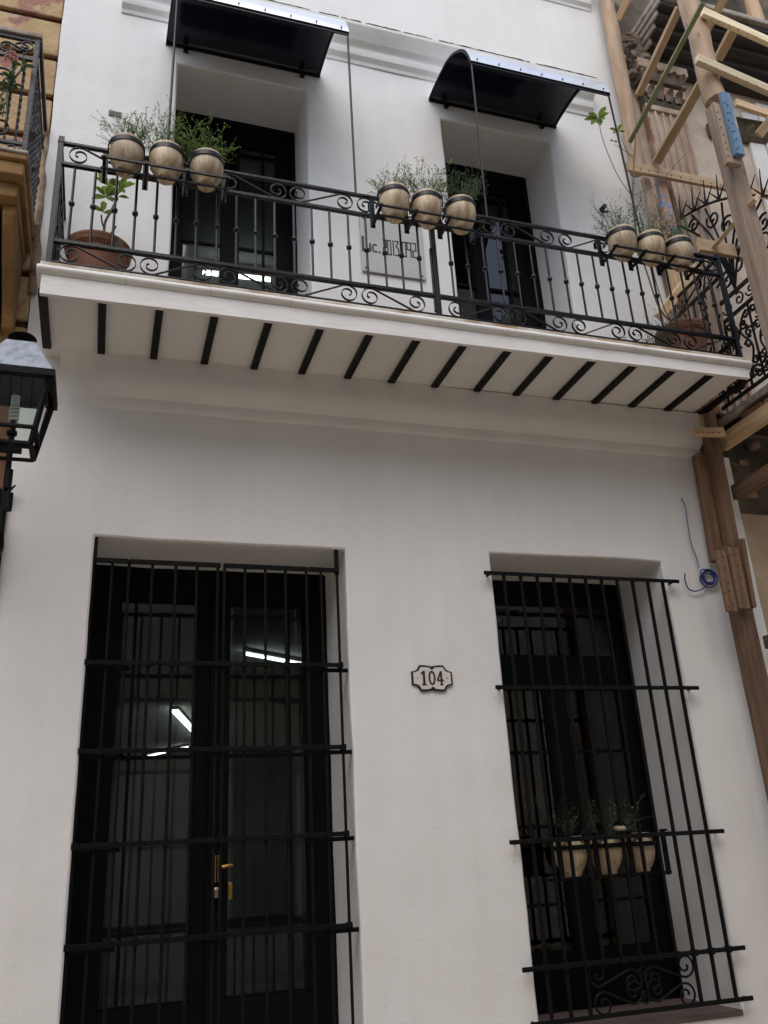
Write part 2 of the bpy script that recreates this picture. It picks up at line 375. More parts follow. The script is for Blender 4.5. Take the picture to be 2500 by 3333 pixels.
# ================================================================= white house
house = thing('white_house', (2.1, 0, 0.14), 'white plastered two storey house with a long balcony and black doors', 'house')
OPEN = [(-.10, 1.55, .45, 3.60, .62), (2.645, 4.105, .55, 3.63, .66), (.285, 1.364, 5.04, 7.77, .52), (2.60, 3.68, 5.04, 7.77, .52)]
def wall_mesh():
    x0, x1, zb, zt = -.63, 4.955, .14, 11.6
    xs = {x0, x1, 4.66}; zs = {zb, zt, 4.60}
    for a, b, c, d, _ in OPEN: xs |= {a, b}; zs |= {c, d}
    def fill(s_, st):
        s_ = sorted(s_); o = []
        for a, b in zip(s_, s_[1:]):
            n = max(1, round((b - a) / st)); o += [a + (b - a) * k / n for k in range(n)]
        return o + [s_[-1]]
    xs = fill(xs, .14); zs = fill(zs, .14); nx = len(xs)
    b = MB(); idx = {}
    def jit(x, z, s_): return noise.noise(V(x * 2.1, s_, z * 2.1)) * .008 + noise.noise(V(x * 6, s_ + 9, z * 6)) * .003
    def vid(i, j, dp=0.0):
        key = (i, j, dp)
        if key not in idx:
            x, z = xs[i], zs[j]; jx = jit(x, z, 0); jz = jit(x, z, 5)
            idx[key] = len(b.v); b.v.append(V(x + jx * (1 if dp == 0 else .6), dp + (jit(x, z, 11) * .5 if dp == 0 else 0), z + jz))
        return idx[key]
    def inside(x, z):
        for a, bb, c, d, dp in OPEN:
            if a < x < bb and c < z < d: return dp
        if x > 4.66 and z > 4.60: return -1
        return 0
    for i in range(nx - 1):
        for j in range(len(zs) - 1):
            xm = (xs[i] + xs[i + 1]) / 2; zm = (zs[j] + zs[j + 1]) / 2
            if inside(xm, zm) == 0:
                b.f.append((vid(i, j), vid(i + 1, j), vid(i + 1, j + 1), vid(i, j + 1))); b.m.append(0)
    for a, bb, c, d, dp in OPEN:
        ia = xs.index(a); ib = xs.index(bb); jc = zs.index(c); jd = zs.index(d); mid = dp * .5
        for i in range(ia, ib):
            for j in (jc, jd):
                if j == jc and c < 5: pass
                for q0, q1 in ((0.0, mid), (mid, dp)):
                    b.f.append((vid(i, j, q0), vid(i + 1, j, q0), vid(i + 1, j, q1), vid(i, j, q1))); b.m.append(0)
        for j in range(jc, jd):
            for i in (ia, ib):
                for q0, q1 in ((0.0, mid), (mid, dp)):
                    b.f.append((vid(i, j, q0), vid(i, j + 1, q0), vid(i, j + 1, q1), vid(i, j, q1))); b.m.append(0)
    # right end return and left return
    je = [j for j in range(len(zs)) if zs[j] >= 4.60 - 1e-6]; ie = xs.index(4.66)
    for j0, j1 in zip(je, je[1:]):
        b.f.append((vid(ie, j0), vid(ie, j1), vid(ie, j1, .3), vid(ie, j0, .3))); b.m.append(0)
    me = b.mesh('wall', 'white_plaster', 'auto')
    return me
put('wall', wall_mesh(), house, bevel=.014)
# mass of the house behind the facade and its sides (keeps the light out of the rooms)
sh = MB()
sh.box(-.62, 4.86, 18.0, 18.2, .14, 11.5); sh.box(-.62, -.42, .70, 18.0, .14, 11.5); sh.box(4.66, 4.86, .70, 18.0, .14, 11.5)
sh.build('rear_walls', 'room_wall', house)
sh = MB(); sh.box(-.63, 4.94, .30, 18.2, 11.4, 11.6); sh.build('roof_slab', 'white_trim', house)
# inside faces
sh = MB()
for a, b_, z0, z1, dp in ((-.42, 4.66, .14, 4.90, 0), (-.42, 4.66, 4.90, 11.4, 1)):
    pass
# backing plate round the openings: sits 0.67..0.70 behind, leaves the openings free
bk = MB()
def backing(z0, z1, ops, y0, y1):
    x = -.42
    for (a, b_, c, d) in ops:
        bk.box(x, a, y0, y1, z0, z1); bk.box(a, b_, y0, y1, d, z1); bk.box(a, b_, y0, y1, z0, c); x = b_
    bk.box(x, 4.66, y0, y1, z0, z1)
backing(.142, 4.70, [(-.12, 1.58, .44, 3.62), (2.62, 4.13, .54, 3.65)], .70, .74)
backing(4.96, 11.38, [(.27, 1.38, 5.0, 7.79), (2.585, 3.70, 5.0, 7.79)], .58, .62)
bk.build('inner_wall', 'room_wall', house)
MB().box(-.42, 4.66, .74, 18.0, .30, .45).build('ground_floor', 'room_floor', house)
MB().box(-.42, 4.66, .74, 18.0, 4.25, 4.40).build('lower_ceiling', 'room_wall', house)
MB().box(-.42, 4.66, .62, 18.0, 4.95, 5.05).build('upper_floor', 'room_floor', house)
MB().box(-.42, 4.66, .62, 18.0, 8.35, 8.5).build('upper_ceiling', 'room_wall', house)
MB().box(1.9, 2.02, .74, 1.5, .45, 4.25).build('partition', 'room_wall', house)
MB().box(1.9, 2.02, .62, 4.2, 5.05, 8.35).build('partition', 'room_wall', house)
# string course under the balcony
prof = [(.0, 4.520), (-.016, 4.532), (-.024, 4.56), (-.026, 4.600), (-.050, 4.615), (-.088, 4.650), (-.112, 4.695), (-.119, 4.74), (-.118, 4.80), (-.124, 4.884), (.05, 4.884), (.05, 4.520)]
cv = MB(); nseg = 36
for k in range(nseg + 1):
    x = -.40 + (4.655 + .40) * k / nseg
    j = noise.noise(V(x * 1.7, 3, 1)) * .008; tp = min(1, .04 + (x + .40) / .45)
    fl = 0 if k > 0 else 1
    for (y, z) in prof: cv.v.append(V(x, (y + (j if y < 0 else 0)) * (tp if y < 0 and z < 4.87 else 1), z + j + .040 * k / nseg))
npf = len(prof)
for k in range(nseg):
    for q in range(npf):
        a = k * npf + q; b_ = k * npf + (q + 1) % npf; cv.f.append((a, b_, b_ + npf, a + npf)); cv.m.append(0)
cv.f.append(tuple(range(npf))); cv.m.append(0); cv.f.append(tuple(nseg * npf + q for q in range(npf))); cv.m.append(0)
cv.build('cove_moulding', 'white_plaster', house, smooth='auto')
# balcony slab with moulded lip
XL, XR = -.495, 4.60
def slab():
    b = MB(); n = 40
    def zb(x): return 4.822 + (4.872 - 4.822) * (x - XL) / (XR - XL)
    for k in range(n):
        xa = XL + (XR - XL) * k / n; xb = XL + (XR - XL) * (k + 1) / n
        c = []
        for zz in (0, 1):
            for yy in (-.80, -.77):
                for x in (xa, xb): c.append(V(x, yy + (noise.noise(V(x * 2, 1, 2)) * .003 if yy < -.79 else 0), (zb(x) if zz == 0 else 4.960)))
        b.hexa(c)
    return b
slab().build('balcony_fascia', 'fascia_paint', house)
b = MB()
c = [V(x, y, (4.965 if zz else (4.876 if x < 1 else 4.936))) for zz in (0, 1) for y in (-.77, 0) for x in (XL + .002, XR - .002)]
b.hexa(c); b.build('balcony_slab', 'white_plaster', house)
b = MB()
lp = [(-.826, 4.978), (-.832, 4.990), (-.829, 5.003), (-.80, 5.030), (.0, 5.034), (.0, 4.966), (-.804, 4.962), (-.814, 4.968)]
n = 10
for k in range(n):   # lip tiles, tiny joints between them
    xa = XL - .03 + (XR - XL + .06) * k / n; xb = XL - .03 + (XR - XL + .06) * (k + 1) / n - .0015
    m = MB(); dz = random.uniform(-.0015, .0015)
    m.extrude([(y, z + dz) for y, z in lp], (xa, 0, 0), (xb, 0, 0), (0, 1, 0), (0, 0, 1))
    m.build('lip_tile', 'white_trim', house, bevel=.003)
b = MB()
for k in range(60):
    x = XL + .05 + random.random() * (XR - XL - .1); l = random.uniform(.03, .16)
    b.box(x, x + l, -.8365, -.80, 5.0565, 5.0575 + random.random() * .001)
MB().box(XL - .015, XR + .015, -.790, -.001, 5.0352, 5.060).build('balcony_floor', 'stained_edge', house, bevel=.003)
# beams
beam_x = [-.480 + .3425 * k for k in range(16)]
for k, x in enumerate(beam_x):
    u = (x + .48) / 5.14; zt = 4.876 + .060 * u; zl = 4.848 + .060 * u
    m = MB(); w_ = .024 if k not in (0, 15) else .027
    pr = [(-.772, zt + .003), (-.772, zl), (-.145, zl - .002), (-.116, zl + .012), (-.116, zt + .003)]
    x_ = x + random.uniform(-.006, .006)
    m.extrude(pr, (x_ - w_, 0, 0), (x_ + w_, 0, 0), (0, 1, 0), (0, 0, 1))
    m.build('beam', 'beam_paint', house, bevel=.004)
# upper cornice between and behind the awnings
cp = [(.0, 8.20), (-.012, 8.20), (-.02, 8.235), (-.055, 8.265), (-.062, 8.30), (-.062, 8.345), (-.072, 8.36), (-.105, 8.385), (-.15, 8.45), (-.175, 8.49), (-.178, 8.525), (-.15, 8.535), (.0, 8.555)]
m = MB(); m.extrude(cp, (-.19, 0, 0), (4.22, 0, 0), (0, 1, 0), (0, 0, 1)); m.build('cornice', 'white_trim', house, bevel=.004)
m = MB()
for k in range(150):
    x = -.15 + 4.3 * random.random(); l = random.uniform(.03, .10)
    m.box(x, x + l, -.1785, -.15, 8.519 + random.random() * .004, 8.529 + random.random() ** 3 * .008)
m.build('cornice_dirt', 'weathered_edge', house, kind='stuff')
m = MB(); m.extrude([(y * .8, z + 1.50) for y, z in cp], (3.0, 0, 0), (4.44, 0, 0), (0, 1, 0), (0, 0, 1)); m.build('upper_cornice', 'white_trim', house, bevel=.004)

# ----------------------------------------------------------------- doors of the white house
def door(name, y, x0, x1, z0, z1, panes, hb, vb, parent=house, fr=.045):
    """panes: (xa, xb, za, zb); frame solid is everything else. hb: heights of thin bars, vb: per pane x of thin upright"""
    xs = sorted({x0, x1} | {p[0] for p in panes} | {p[1] for p in panes}); zs = sorted({z0, z1} | {p[2] for p in panes} | {p[3] for p in panes})
    f = MB()
    for a, b_ in zip(xs, xs[1:]):
        for c, d in zip(zs, zs[1:]):
            xm, zm = (a + b_) / 2, (c + d) / 2
            if not any(p[0] < xm < p[1] and p[2] < zm < p[3] for p in panes): f.box(a, b_, y, y + .05, c, d)
    fo = f.build(name, 'black_wood', parent)
    e = MB()    # raised outer casing and meeting stile
    e.box(x0, x0 + .07, y - .035, y - .001, z0, z1); e.box(x1 - .07, x1, y - .035, y - .001, z0, z1); e.box(x0 + .07, x1 - .07, y - .035, y - .001, z1 - .09, z1)
    e.build('casing', 'black_wood', fo, bevel=.006)
    for p in panes:
        put('pane', MB().quad(V(p[0], y + .03, p[2]), V(p[1], y + .03, p[2]), V(p[1], y + .03, p[3]), V(p[0], y + .03, p[3])).mesh('pane', 'door_glass'), fo)
        for z in hb:
            if p[2] + .03 < z < p[3] - .03: MB().box(p[0], p[1], y + .004, y + .028, z - .011, z + .011).build('glazing_bar', 'black_wood', fo)
        for x in vb:
            if p[0] + .03 < x < p[1] - .03: MB().box(x - .011, x + .011, y + .001, y + .0265, p[2], p[3]).build('glazing_bar', 'black_wood', fo)
        b_ = MB()
        for (a, bb, c, d) in ((p[0], p[0] + .014, p[2], p[3]), (p[1] - .014, p[1], p[2], p[3]), (p[0], p[1], p[3] - .014, p[3]), (p[0], p[1], p[2], p[2] + .014)):
            b_.box(a, bb, y + .010, y + .0235, c, d)
        b_.build('bead', 'black_wood', fo)
    return fo
dl = door('entrance_door', .622, -.13, 1.60, .45, 3.615, [(.09, .63, .85, 3.37), (.84, 1.385, .85, 3.36)], [2.84, 2.30, 1.77, 1.25], [.20, 1.27])
MB().box(.715, .755, .59, .62, .46, 3.45).build('cover_strip', 'black_wood', dl, bevel=.006)
h = MB(); h.box(.748, .772, .575, .589, 1.515, 1.675); h.build('handle_plate', 'brass', dl, bevel=.003)
h = MB(); h.box(.784, .794, .605, .620, 1.515, 1.675); h.build('handle_plate', 'brass', dl, bevel=.002)
h = MB(); h.tube([(.79, .60, 1.60), (.79, .55, 1.605)], .009, 10); h.tube(smooth_pts([(.79, .552, 1.605), (.82, .548, 1.607), (.85, .55, 1.612), (.875, .556, 1.614)], 4), .0105, 10); h.build('lever', 'brass', dl, smooth=True)
h = MB(); h.lathe([(.0, 0), (.03, 0), (.031, .004), (.024, .008), (.010, .010), (.0, .012)], 28)
me = h.mesh('lock_rose', 'steel', 'auto'); put('lock_rose', me, dl, M=Matrix.Translation((.779, .588, 1.455)) @ Matrix.Rotation(PI / 2, 4, 'X'))
h = MB(); h.box(.855, .882, .608, .619, 1.41, 1.51); h.box(.863, .874, .603, .608, 1.425, 1.495); h.build('latch_plate', 'brass', dl, bevel=.003)
dw = door('window_casement', .662, 2.60, 4.15, .55, 3.64, [(2.72, 3.99, 3.02, 3.46), (2.72, 3.31, .92, 2.77), (3.47, 3.97, .92, 2.77)], [3.37, 2.285, 1.755, 1.23], [])
d1 = door('balcony_door', .522, .265, 1.385, 5.045, 7.785, [(.40, .73, 5.25, 7.55), (.86, 1.20, 5.25, 7.55)], [7.45, 6.43, 5.6], [1.08, .52])
d2 = door('balcony_door', .522, 2.58, 3.70, 5.045, 7.785, [(2.72, 3.04, 5.25, 7.55), (3.16, 3.50, 5.25, 7.55)], [7.45, 6.40, 5.6], [2.83, 3.39])
MB().box(2.647, 4.10, -.012, .63, .53, .566).build('window_sill', 'sill_brick', house, bevel=.006)
MB().box(-.3, 1.75, -.35, .6, .142, .44).build('door_step', 'stone_step', house, bevel=.01)

# fluorescent lamps inside
def tubelamp(p0, p1, label, r=.016, two=False):
    p0 = Vector(p0); p1 = Vector(p1); t = thing('ceiling_lamp', tuple((p0 + p1) / 2), label, 'lamp', 'fluorescent lamps indoors')
    d = (p1 - p0).normalized(); sd_ = d.cross(V(0, 0, 1)).normalized()
    offs = (-.04, .04) if two else (0,)
    for k in offs: MB().tube([p0 + sd_ * k, p1 + sd_ * k], r, 10).build('tube', 'tube_light', t, smooth='auto')
    MB().bar(p0 + V(0, 0, .045), p1 + V(0, 0, .045), .12 if two else .06, .035, face=(0, 0, 1)).build('batten', 'enamel_white', t)
tubelamp(atz(795, 2128, 4.17), atz(1000, 2166, 4.17), 'white fluorescent tube glowing behind the right leaf of the entrance door')
tubelamp(atz(568, 2314, 4.17), atz(660, 2412, 4.17), 'twin fluorescent tube glowing behind the left leaf of the entrance door', two=True)
tubelamp(atz(480, 2462, 4.17), atz(612, 2432, 4.17), 'far fluorescent tube seen low behind the left leaf of the entrance door')
tubelamp(atz(660, 888, 8.2), atz(880, 912, 8.2), 'long fluorescent tube glowing behind the left balcony door', r=.022)

# ----------------------------------------------------------------- entrance grille
gr = thing('door_grille', (.7, .03, .45), 'black iron bar grille in front of the tall entrance door', 'grille')
GY = .03
bxs = [-.09, .02, .13, .27, .41, .54, .69, .73, .86, 1.0, 1.13, 1.27, 1.38, 1.49]
rod = MB().tube([(0, 0, 0), (0, 0, 3.0)], .0095, 8).mesh('upright_bar', 'black_iron_dull', 'auto')
for i, x in enumerate(bxs):
    put('upright_bar', rod, gr, M=Matrix.Translation((x + random.uniform(-.004, .004), GY, .46)) @ Matrix.Rotation(random.uniform(-.002, .002), 4, 'Y'))
for x in (-.09, 1.49): MB().box(x - .013, x + .013, GY - .013, GY + .013, 3.42, 3.605).build('end_pin', 'black_iron_dull', gr)
for a, b_ in ((-.10, .115), (.125, .70), (.72, 1.275), (1.285, 1.50)): MB().box(a, b_, GY - .022, GY - .008, 3.43, 3.462).build('cross_bar', 'black_iron_dull', gr, bevel=.003)
for z in (2.775, 2.252, 1.735, 1.225):
    MB().box(-.085, 1.50, GY - .024, GY - .010, z + .005, z + .032).build('cross_bar', 'black_iron_dull', gr, bevel=.003)
    MB().box(-.108, .16, GY + .012, GY + .026, z - .022, z + .004).build('stay_bar', 'black_iron_dull', gr, bevel=.003)
    MB().box(1.30, 1.555, GY + .012, GY + .026, z - .022, z + .004).build('stay_bar', 'black_iron_dull', gr, bevel=.003)
    m = MB()
    for x in bxs: m.box(x - .015, x + .015, GY - .030, GY + .012, z + .001, z + .036)
    m.build('collars', 'black_iron_dull', gr, kind='stuff')
# ----------------------------------------------------------------- window grille
wg = thing('window_grille', (3.37, -.04, .6), 'black iron window grille with scrollwork along its foot', 'grille')
WY = -.045
wxs = [2.71 + .133 * k for k in range(11)]
for k, x in enumerate(wxs):
    zb_ = .94 if 3 <= k <= 7 else .63
    MB().box(x - .0095, x + .0095, WY - .0095, WY + .0095, zb_, 3.46).build('upright_bar', 'black_iron_dull', wg)
for z, a, b_ in ((3.452, 2.55, 4.18), (2.637, 2.55, 4.18), (1.650, 2.54, 4.17), (.925, 2.54, 4.165), (.632, 2.56, 4.155)):
    MB().box(a, b_, WY - .0225, WY - .0105, z - .013, z + .015).build('cross_bar', 'black_iron_dull', wg, bevel=.003)
    m = MB()
    for x in (2.60, 4.13): m.box(x - .008, x + .008, WY - .011, .02, z - .008, z + .008)
    m.build('wall_pin', 'black_iron_dull', wg)
m = MB()
for x in wxs: m.box(x - .014, x + .014, WY - .027, WY + .013, .905, .945)
m.build('collars', 'black_iron_dull', wg, kind='stuff')
xa, xm_, xb = wxs[2] + .02, (wxs[2] + wxs[8]) / 2, wxs[8] - .02
for (p, q, fl) in (((xa + .06, .86), (xm_ - .075, .80), True), ((xa + .08, .69), (xm_ - .08, .745), False), ((xm_ + .075, .80), (xb - .06, .86), False), ((xm_ + .08, .745), (xb - .08, .69), True)):
    R_ = .070
    MB().tube([(x, WY, z) for x, z in s_scroll(p[0], p[1], q[0], q[1], R_, fl, 1.3)], .0075, 6).build('scroll', 'black_iron_dull', wg, smooth='auto')
for (x, z, a, cw_) in ((xm_ - .001, .70, 1.57, True), (xm_ + .001, .845, -1.57, True)):
    MB().tube([(a_, WY - .004, b_) for a_, b_ in spiral(x, z, .036, a, 1.35, cw_)], .0065, 6).build('scroll', 'black_iron_dull', wg, smooth='auto')

# ----------------------------------------------------------------- balcony railing
rl = thing('balcony_railing', (2.07, -.74, 5.06), 'black wrought iron railing with scroll bands along the long white balcony', 'railing')
RY = -.745
RX0, RX1, RXM = -.468, 4.603, 2.085
lv = [(6.030, .020, .030), (5.862, .024, .030), (5.252, .024, .034), (5.092, .012, .030)]
for z, hh, dd in lv:
    for a, b_ in ((RX0 + .018, RXM - .018), (RXM + .018, RX1 - .018)):
        zz = z
        MB().box(a, b_, RY - dd / 2, RY + dd / 2, z - hh / 2, z + hh / 2).build('rail', 'black_iron', rl, bevel=.002)
    for x in (RX0, RX1): MB().box(x - dd / 2 + .002, x + dd / 2 - .002, RY + .018, .004, z - hh / 2, z + hh / 2).build('side_rail', 'black_iron', rl, bevel=.002)
for x, z1 in ((RX0, 6.075), (RX1, 6.065)):
    p_ = MB(); p_.box(x - .0175, x + .0175, RY - .0175, RY + .0175, 5.06, z1); p_.build('corner_post', 'black_iron', rl, bevel=.003)
    MB().box(x - .021, x + .021, RY - .021, RY + .021, z1 - .05, z1 - .035).build('post_collar', 'black_iron', rl)
p_ = MB(); p_.box(RXM - .017, RXM + .017, RY - .019, RY + .019, 5.06, 6.02); p_.build('middle_post', 'black_iron', rl, bevel=.003)
MB().box(RXM - .030, RXM - .018, RY - .012, RY + .012, 5.12, 5.66).build('stay', 'black_iron', rl, bevel=.003)
kn = 5.556
bprof = [(.0085, 5.262), (.0085, kn - .022), (.011, kn - .020), (.019, kn - .008), (.019, kn + .008), (.011, kn + .020), (.0085, kn + .022), (.0085, 5.852)]
bal = MB().lathe(bprof, 8).mesh('baluster', 'black_iron', 'auto')
for k in range(19): put('baluster', bal, rl, M=Matrix.Translation((-.370 + .1300 * k + random.uniform(-.003, .003), RY, 0)))
for k in range(18): put('baluster', bal, rl, M=Matrix.Translation((2.212 + .1329 * k + random.uniform(-.003, .003), RY, 0)))
for x in (RX0, RX1):
    for k in range(5): put('baluster', bal, rl, M=Matrix.Translation((x, RY + .125 * (k + 1), 0)))
botx = [(-.35, -.02), (.13, .455), (.62, .95), (1.10, 1.43), (1.59, 1.92), (2.225, 2.555), (2.715, 3.03), (3.20, 3.52), (3.68, 4.01), (4.17, 4.50)]
for i, (a, b_) in enumerate(botx):
    fl = bool(i % 2)
    R_ = .070
    for zc in (5.170, 5.948):
        pts = s_scroll(a, zc, b_, zc, R_, fl)
        MB().ribbon([(x, RY, z) for x, z in pts], (0, 1, 0), .016, .0052).build('scroll', 'black_iron', rl, smooth='auto')
        m = MB()
        for x in (a, b_): m.box(x - .006, x + .006, RY - .007, RY + .007, zc - .006, zc + .006)
for x in (RX0, RX1):
    for zc, fl in ((5.170, False), (5.948, False)):
        pts = s_scroll(-.60, zc, -.20, zc, .068, fl)
        MB().ribbon([(x, y, z) for y, z in pts], (1, 0, 0), .014, .005).build('scroll', 'black_iron', rl, smooth='auto')

# ----------------------------------------------------------------- awnings with their rods
aprof = [(-.004, 7.955), (-.02, 7.985), (-.12, 7.995), (-.25, 7.995), (-.39, 7.985), (-.50, 7.950), (-.60, 7.885), (-.70, 7.795), (-.765, 7.705), (-.81, 7.60), (-.835, 7.515)]
ap = [(p.x, p.y) for p in smooth_pts([V(a, b_, 0) for a, b_ in aprof], 4)]
def awning(xw0, xw1, xf0, xf1, label, rods, zadj=0):
    t = thing('awning', ((xw0 + xw1) / 2, 0, 7.95), label, 'awning', 'curved awnings over the balcony doors')
    b = MB(); n = len(ap); th = .008
    for lay in (0, 1):
        for (y, z) in ap:
            u = min(1, -y / .835); x0 = xw0 + (xf0 - xw0) * u; x1 = xw1 + (xf1 - xw1) * u
            for x in (x0, x1): b.v.append(V(x, y + (0 if lay == 0 else -th * u), z + (0 if lay == 0 else th)))
    for i in range(n - 1):
        a = 2 * i; b.f.append((a, a + 1, a + 3, a + 2)); b.m.append(0)
        c_ = 2 * n + a; b.f.append((c_, c_ + 1, c_ + 3, c_ + 2)); b.m.append(1)
        b.f.append((a, a + 2, c_ + 2, c_)); b.m.append(0); b.f.append((a + 1, a + 3, c_ + 3, c_ + 1)); b.m.append(0)
    e = 2 * (n - 1); b.f.append((e, e + 1, 2 * n + e + 1, 2 * n + e)); b.m.append(0); b.f.append((0, 1, 2 * n + 1, 2 * n)); b.m.append(0)
    b.build('sheet', ['awning_sheet', 'awning_top'], t, smooth='auto')
    for (xa_, xb_) in ((xw0 + .004, xf0 + .004), (xw1 - .004, xf1 - .004)):   # edge strips
        pts = [(xa_ + (xb_ - xa_) * min(1, -y / .835), y + .006, z - .008) for y, z in ap]
        MB().ribbon(pts, (1, 0, 0), .014, .012).build('edge_strip', 'black_iron', t, smooth='auto')
    MB().box(xf0, xf1, -.832, -.820, 7.500, 7.522).build('front_rail', 'black_iron', t)
    MB().box(xw0, xw1, -.020, -.002, 7.945, 7.965).build('wall_rail', 'black_iron', t)
    for k in range(7):
        x = xf0 + .06 + (xf1 - xf0 - .12) * k / 6; m = MB(); m.lathe([(0, -.006), (.006, -.006), (.006, .004), (0, .006)], 8)
        put('screw', m.mesh('screw', 'black_iron'), t, M=Matrix.Translation((x, -.842, 7.555)) @ Matrix.Rotation(PI / 2, 4, 'X'))
    for x in (xw0 + .16, xw1 - .16): MB().box(x - .02, x + .02, -.035, -.004, 7.90, 7.948).build('wall_hook', 'black_iron', t)
    for (x, xb_) in rods:
        MB().tube([(x, -.825, 7.53), (xb_, RY - .004, 6.035)], .0085, 8).build('support_rod', 'black_iron', t, smooth='auto')
awning(.18, 1.485, .205, 1.505, 'black curved awning over the left balcony door, cut by the top of the picture', ((.215, .20), (1.497, 1.52)))
awning(2.50, 3.785, 2.52, 3.80, 'black curved awning over the right balcony door, its arched end in view', ((2.530, 2.545), (3.790, 3.90)))

# ----------------------------------------------------------------- licence plaque and house number
pq = thing('licence_plaque', tuple(at(1275, 915, 0)), 'grey rectangular plaque lettered LIC. 2013 092 behind the balcony railing', 'plaque')
PA, PB, PC_, PD = at(1165, 700), at(1372, 745), at(1382, 915), at(1178, 888)
x0, x1, z0, z1 = 1.775, 2.315, 5.955, 6.510
MB().box(x0, x1, -.022, -.010, z0, z1).build('plate', 'plaque_grey', pq, bevel=.002)
m = MB()
for x in (x0 + .03, x1 - .03):
    for z in (z0 + .03, z1 - .03): m.box(x - .006, x + .006, -.026, -.004, z - .006, z + .006)
m.build('screw', 'ink', pq)
DG = {'0': [(0, 0, 1, 0), (1, 0, 1, 1), (1, 1, 0, 1), (0, 1, 0, 0)], '2': [(0, 1, 1, 1), (1, 1, 1, .5), (1, .5, 0, .42), (0, .42, 0, 0), (0, 0, 1, 0)],
      '1': [(.5, 0, .5, 1)], '3': [(0, 1, 1, 1), (1, 1, .35, .62), (.35, .62, 1, .45), (1, .45, 1, 0), (1, 0, 0, 0)], '9': [(1, 0, 1, 1), (1, 1, 0, 1), (0, 1, 0, .5), (0, .5, 1, .5)]}
YT = -.0235
def seg2(m, x_, z_, w_, h_, ch, t=.014):
    for a, b_, c, d in DG[ch]:
        p0 = V(x_ + a * w_, YT, z_ + b_ * h_); p1 = V(x_ + c * w_, YT, z_ + d * h_); dd = (p1 - p0).normalized() * t * .5
        m.bar(p0 - dd, p1 + dd, t, .002)
pL = at(1183, 817, YT); m = MB(); zl0 = pL.z; hL = at(1183, 768, YT).z - zl0
m.box(pL.x - .010, pL.x + .010, YT - .001, YT + .001, zl0, zl0 + hL); m.box(pL.x + .010, pL.x + .045, YT - .001, YT + .001, zl0, zl0 + .018)
m.build('letter', 'ink', pq)
pI = at(1206, 819, YT); m = MB(); m.box(pI.x - .008, pI.x + .008, YT - .001, YT + .001, pI.z, pI.z + .085); m.build('letter', 'ink', pq)
pc = at(1222, 822, YT); m = MB(); cc = []
for k in range(15):
    a = math.radians(50 + 260 * k / 14); cc.append((pc.x + .022 * cos(a), YT, pc.z + .044 + .036 * sin(a)))
m.ribbon(cc, (0, 1, 0), .002, .014); m.build('letter', 'ink', pq)
pd_ = at(1236, 823, YT); MB().box(pd_.x - .008, pd_.x + .008, YT - .001, YT + .001, pd_.z - .002, pd_.z + .014).build('dot', 'ink', pq)
for ch, xa_, xb_ in (('2', 920, 955), ('0', 973, 1010), ('1', 1033, 1041), ('3', 1064, 1102), ('0', 1150, 1190), ('9', 1208, 1252), ('2', 1275, 1312)):
    yb = 655 + (xa_ - 930) * .115; a = at(1000 + xa_ * .2712, 650 + yb * .2712, YT); b_ = at(1000 + xb_ * .2712, 650 + (yb + 4) * .2712, YT)
    m = MB(); seg2(m, a.x, a.z + .004, max(.012, b_.x - a.x), .140, ch, .0105); m.build('digit', 'ink', pq)

hn = thing('house_number', tuple(at(1405, 2250, 0)), 'small white enamel number sign 104 with scalloped black border', 'sign')
cx_, cz_ = 2.115, 2.706
half = [(0, .083), (.02, .086), (.055, .091), (.095, .091)]   # top edge from centre to the shoulder
for k in range(7): a = -PI + (PI / 2) * k / 6 * 1.0; half.append((.155 + .060 * cos(a) * 1.0, .093 + .045 * sin(a)))
half = [(0, .080), (.02, .084), (.055, .088), (.090, .088), (.098, .070), (.112, .055), (.130, .047), (.150, .045)]
pl = half + [(x, -z) for x, z in reversed(half)]; pl = pl + [(-x, z) for x, z in reversed(pl[1:-1])]
def poly_plate(m, pts, s_, y0, y1):
    i = len(m.v); n = len(pts)
    for y in (y0, y1):
        for x, z in pts: m.v.append(V(cx_ + x * s_[0], y, cz_ + z * s_[1]))
    m.f.append(tuple(i + k for k in range(n))); m.m.append(0); m.f.append(tuple(i + n + k for k in reversed(range(n)))); m.m.append(0)
    for k in range(n): m.f.append((i + k, i + (k + 1) % n, i + n + (k + 1) % n, i + n + k)); m.m.append(0)
m = MB(); poly_plate(m, pl, (.97, 1.0), -.003, -.014); m.build('border', 'ink', hn)
m = MB(); poly_plate(m, pl, (.89, .84), -.0145, -.0165); m.build('plate', 'enamel_white', hn)
m = MB()
for sgn in (1, -1):
    cc = [(cx_ + .016 * cos(a * PI / 8), -.018, cz_ + sgn * (.072 - .014 * sin(a * PI / 8))) for a in range(9)]
    i = len(m.v); m.v += [V(*c) for c in cc]; m.f.append(tuple(range(i, i + 9))); m.m.append(0)
for x in (-.108, .108): m.box(cx_ + x - .003, cx_ + x + .003, -.019, -.016, cz_ - .003, cz_ + .003)
m.build('ornament', 'ink', hn)
yd = -.0180
m = MB(); x_ = cx_ - .060; m.bar((x_, yd, cz_ - .042), (x_, yd, cz_ + .048), .015, .003); m.bar((x_ - .017, yd - .0004, cz_ - .043), (x_ + .017, yd - .0004, cz_ - .043), .008, .003); m.bar((x_ - .02, yd - .0002, cz_ + .030), (x_, yd - .0002, cz_ + .044), .010, .003); m.build('digit', 'ink', hn)
m = MB(); m.ribbon([(cx_ - .003 + .019 * cos(2 * PI * k / 24), yd, cz_ + .002 + .042 * sin(2 * PI * k / 24)) for k in range(25)], (0, 1, 0), .003, .011); m.build('digit', 'ink', hn)
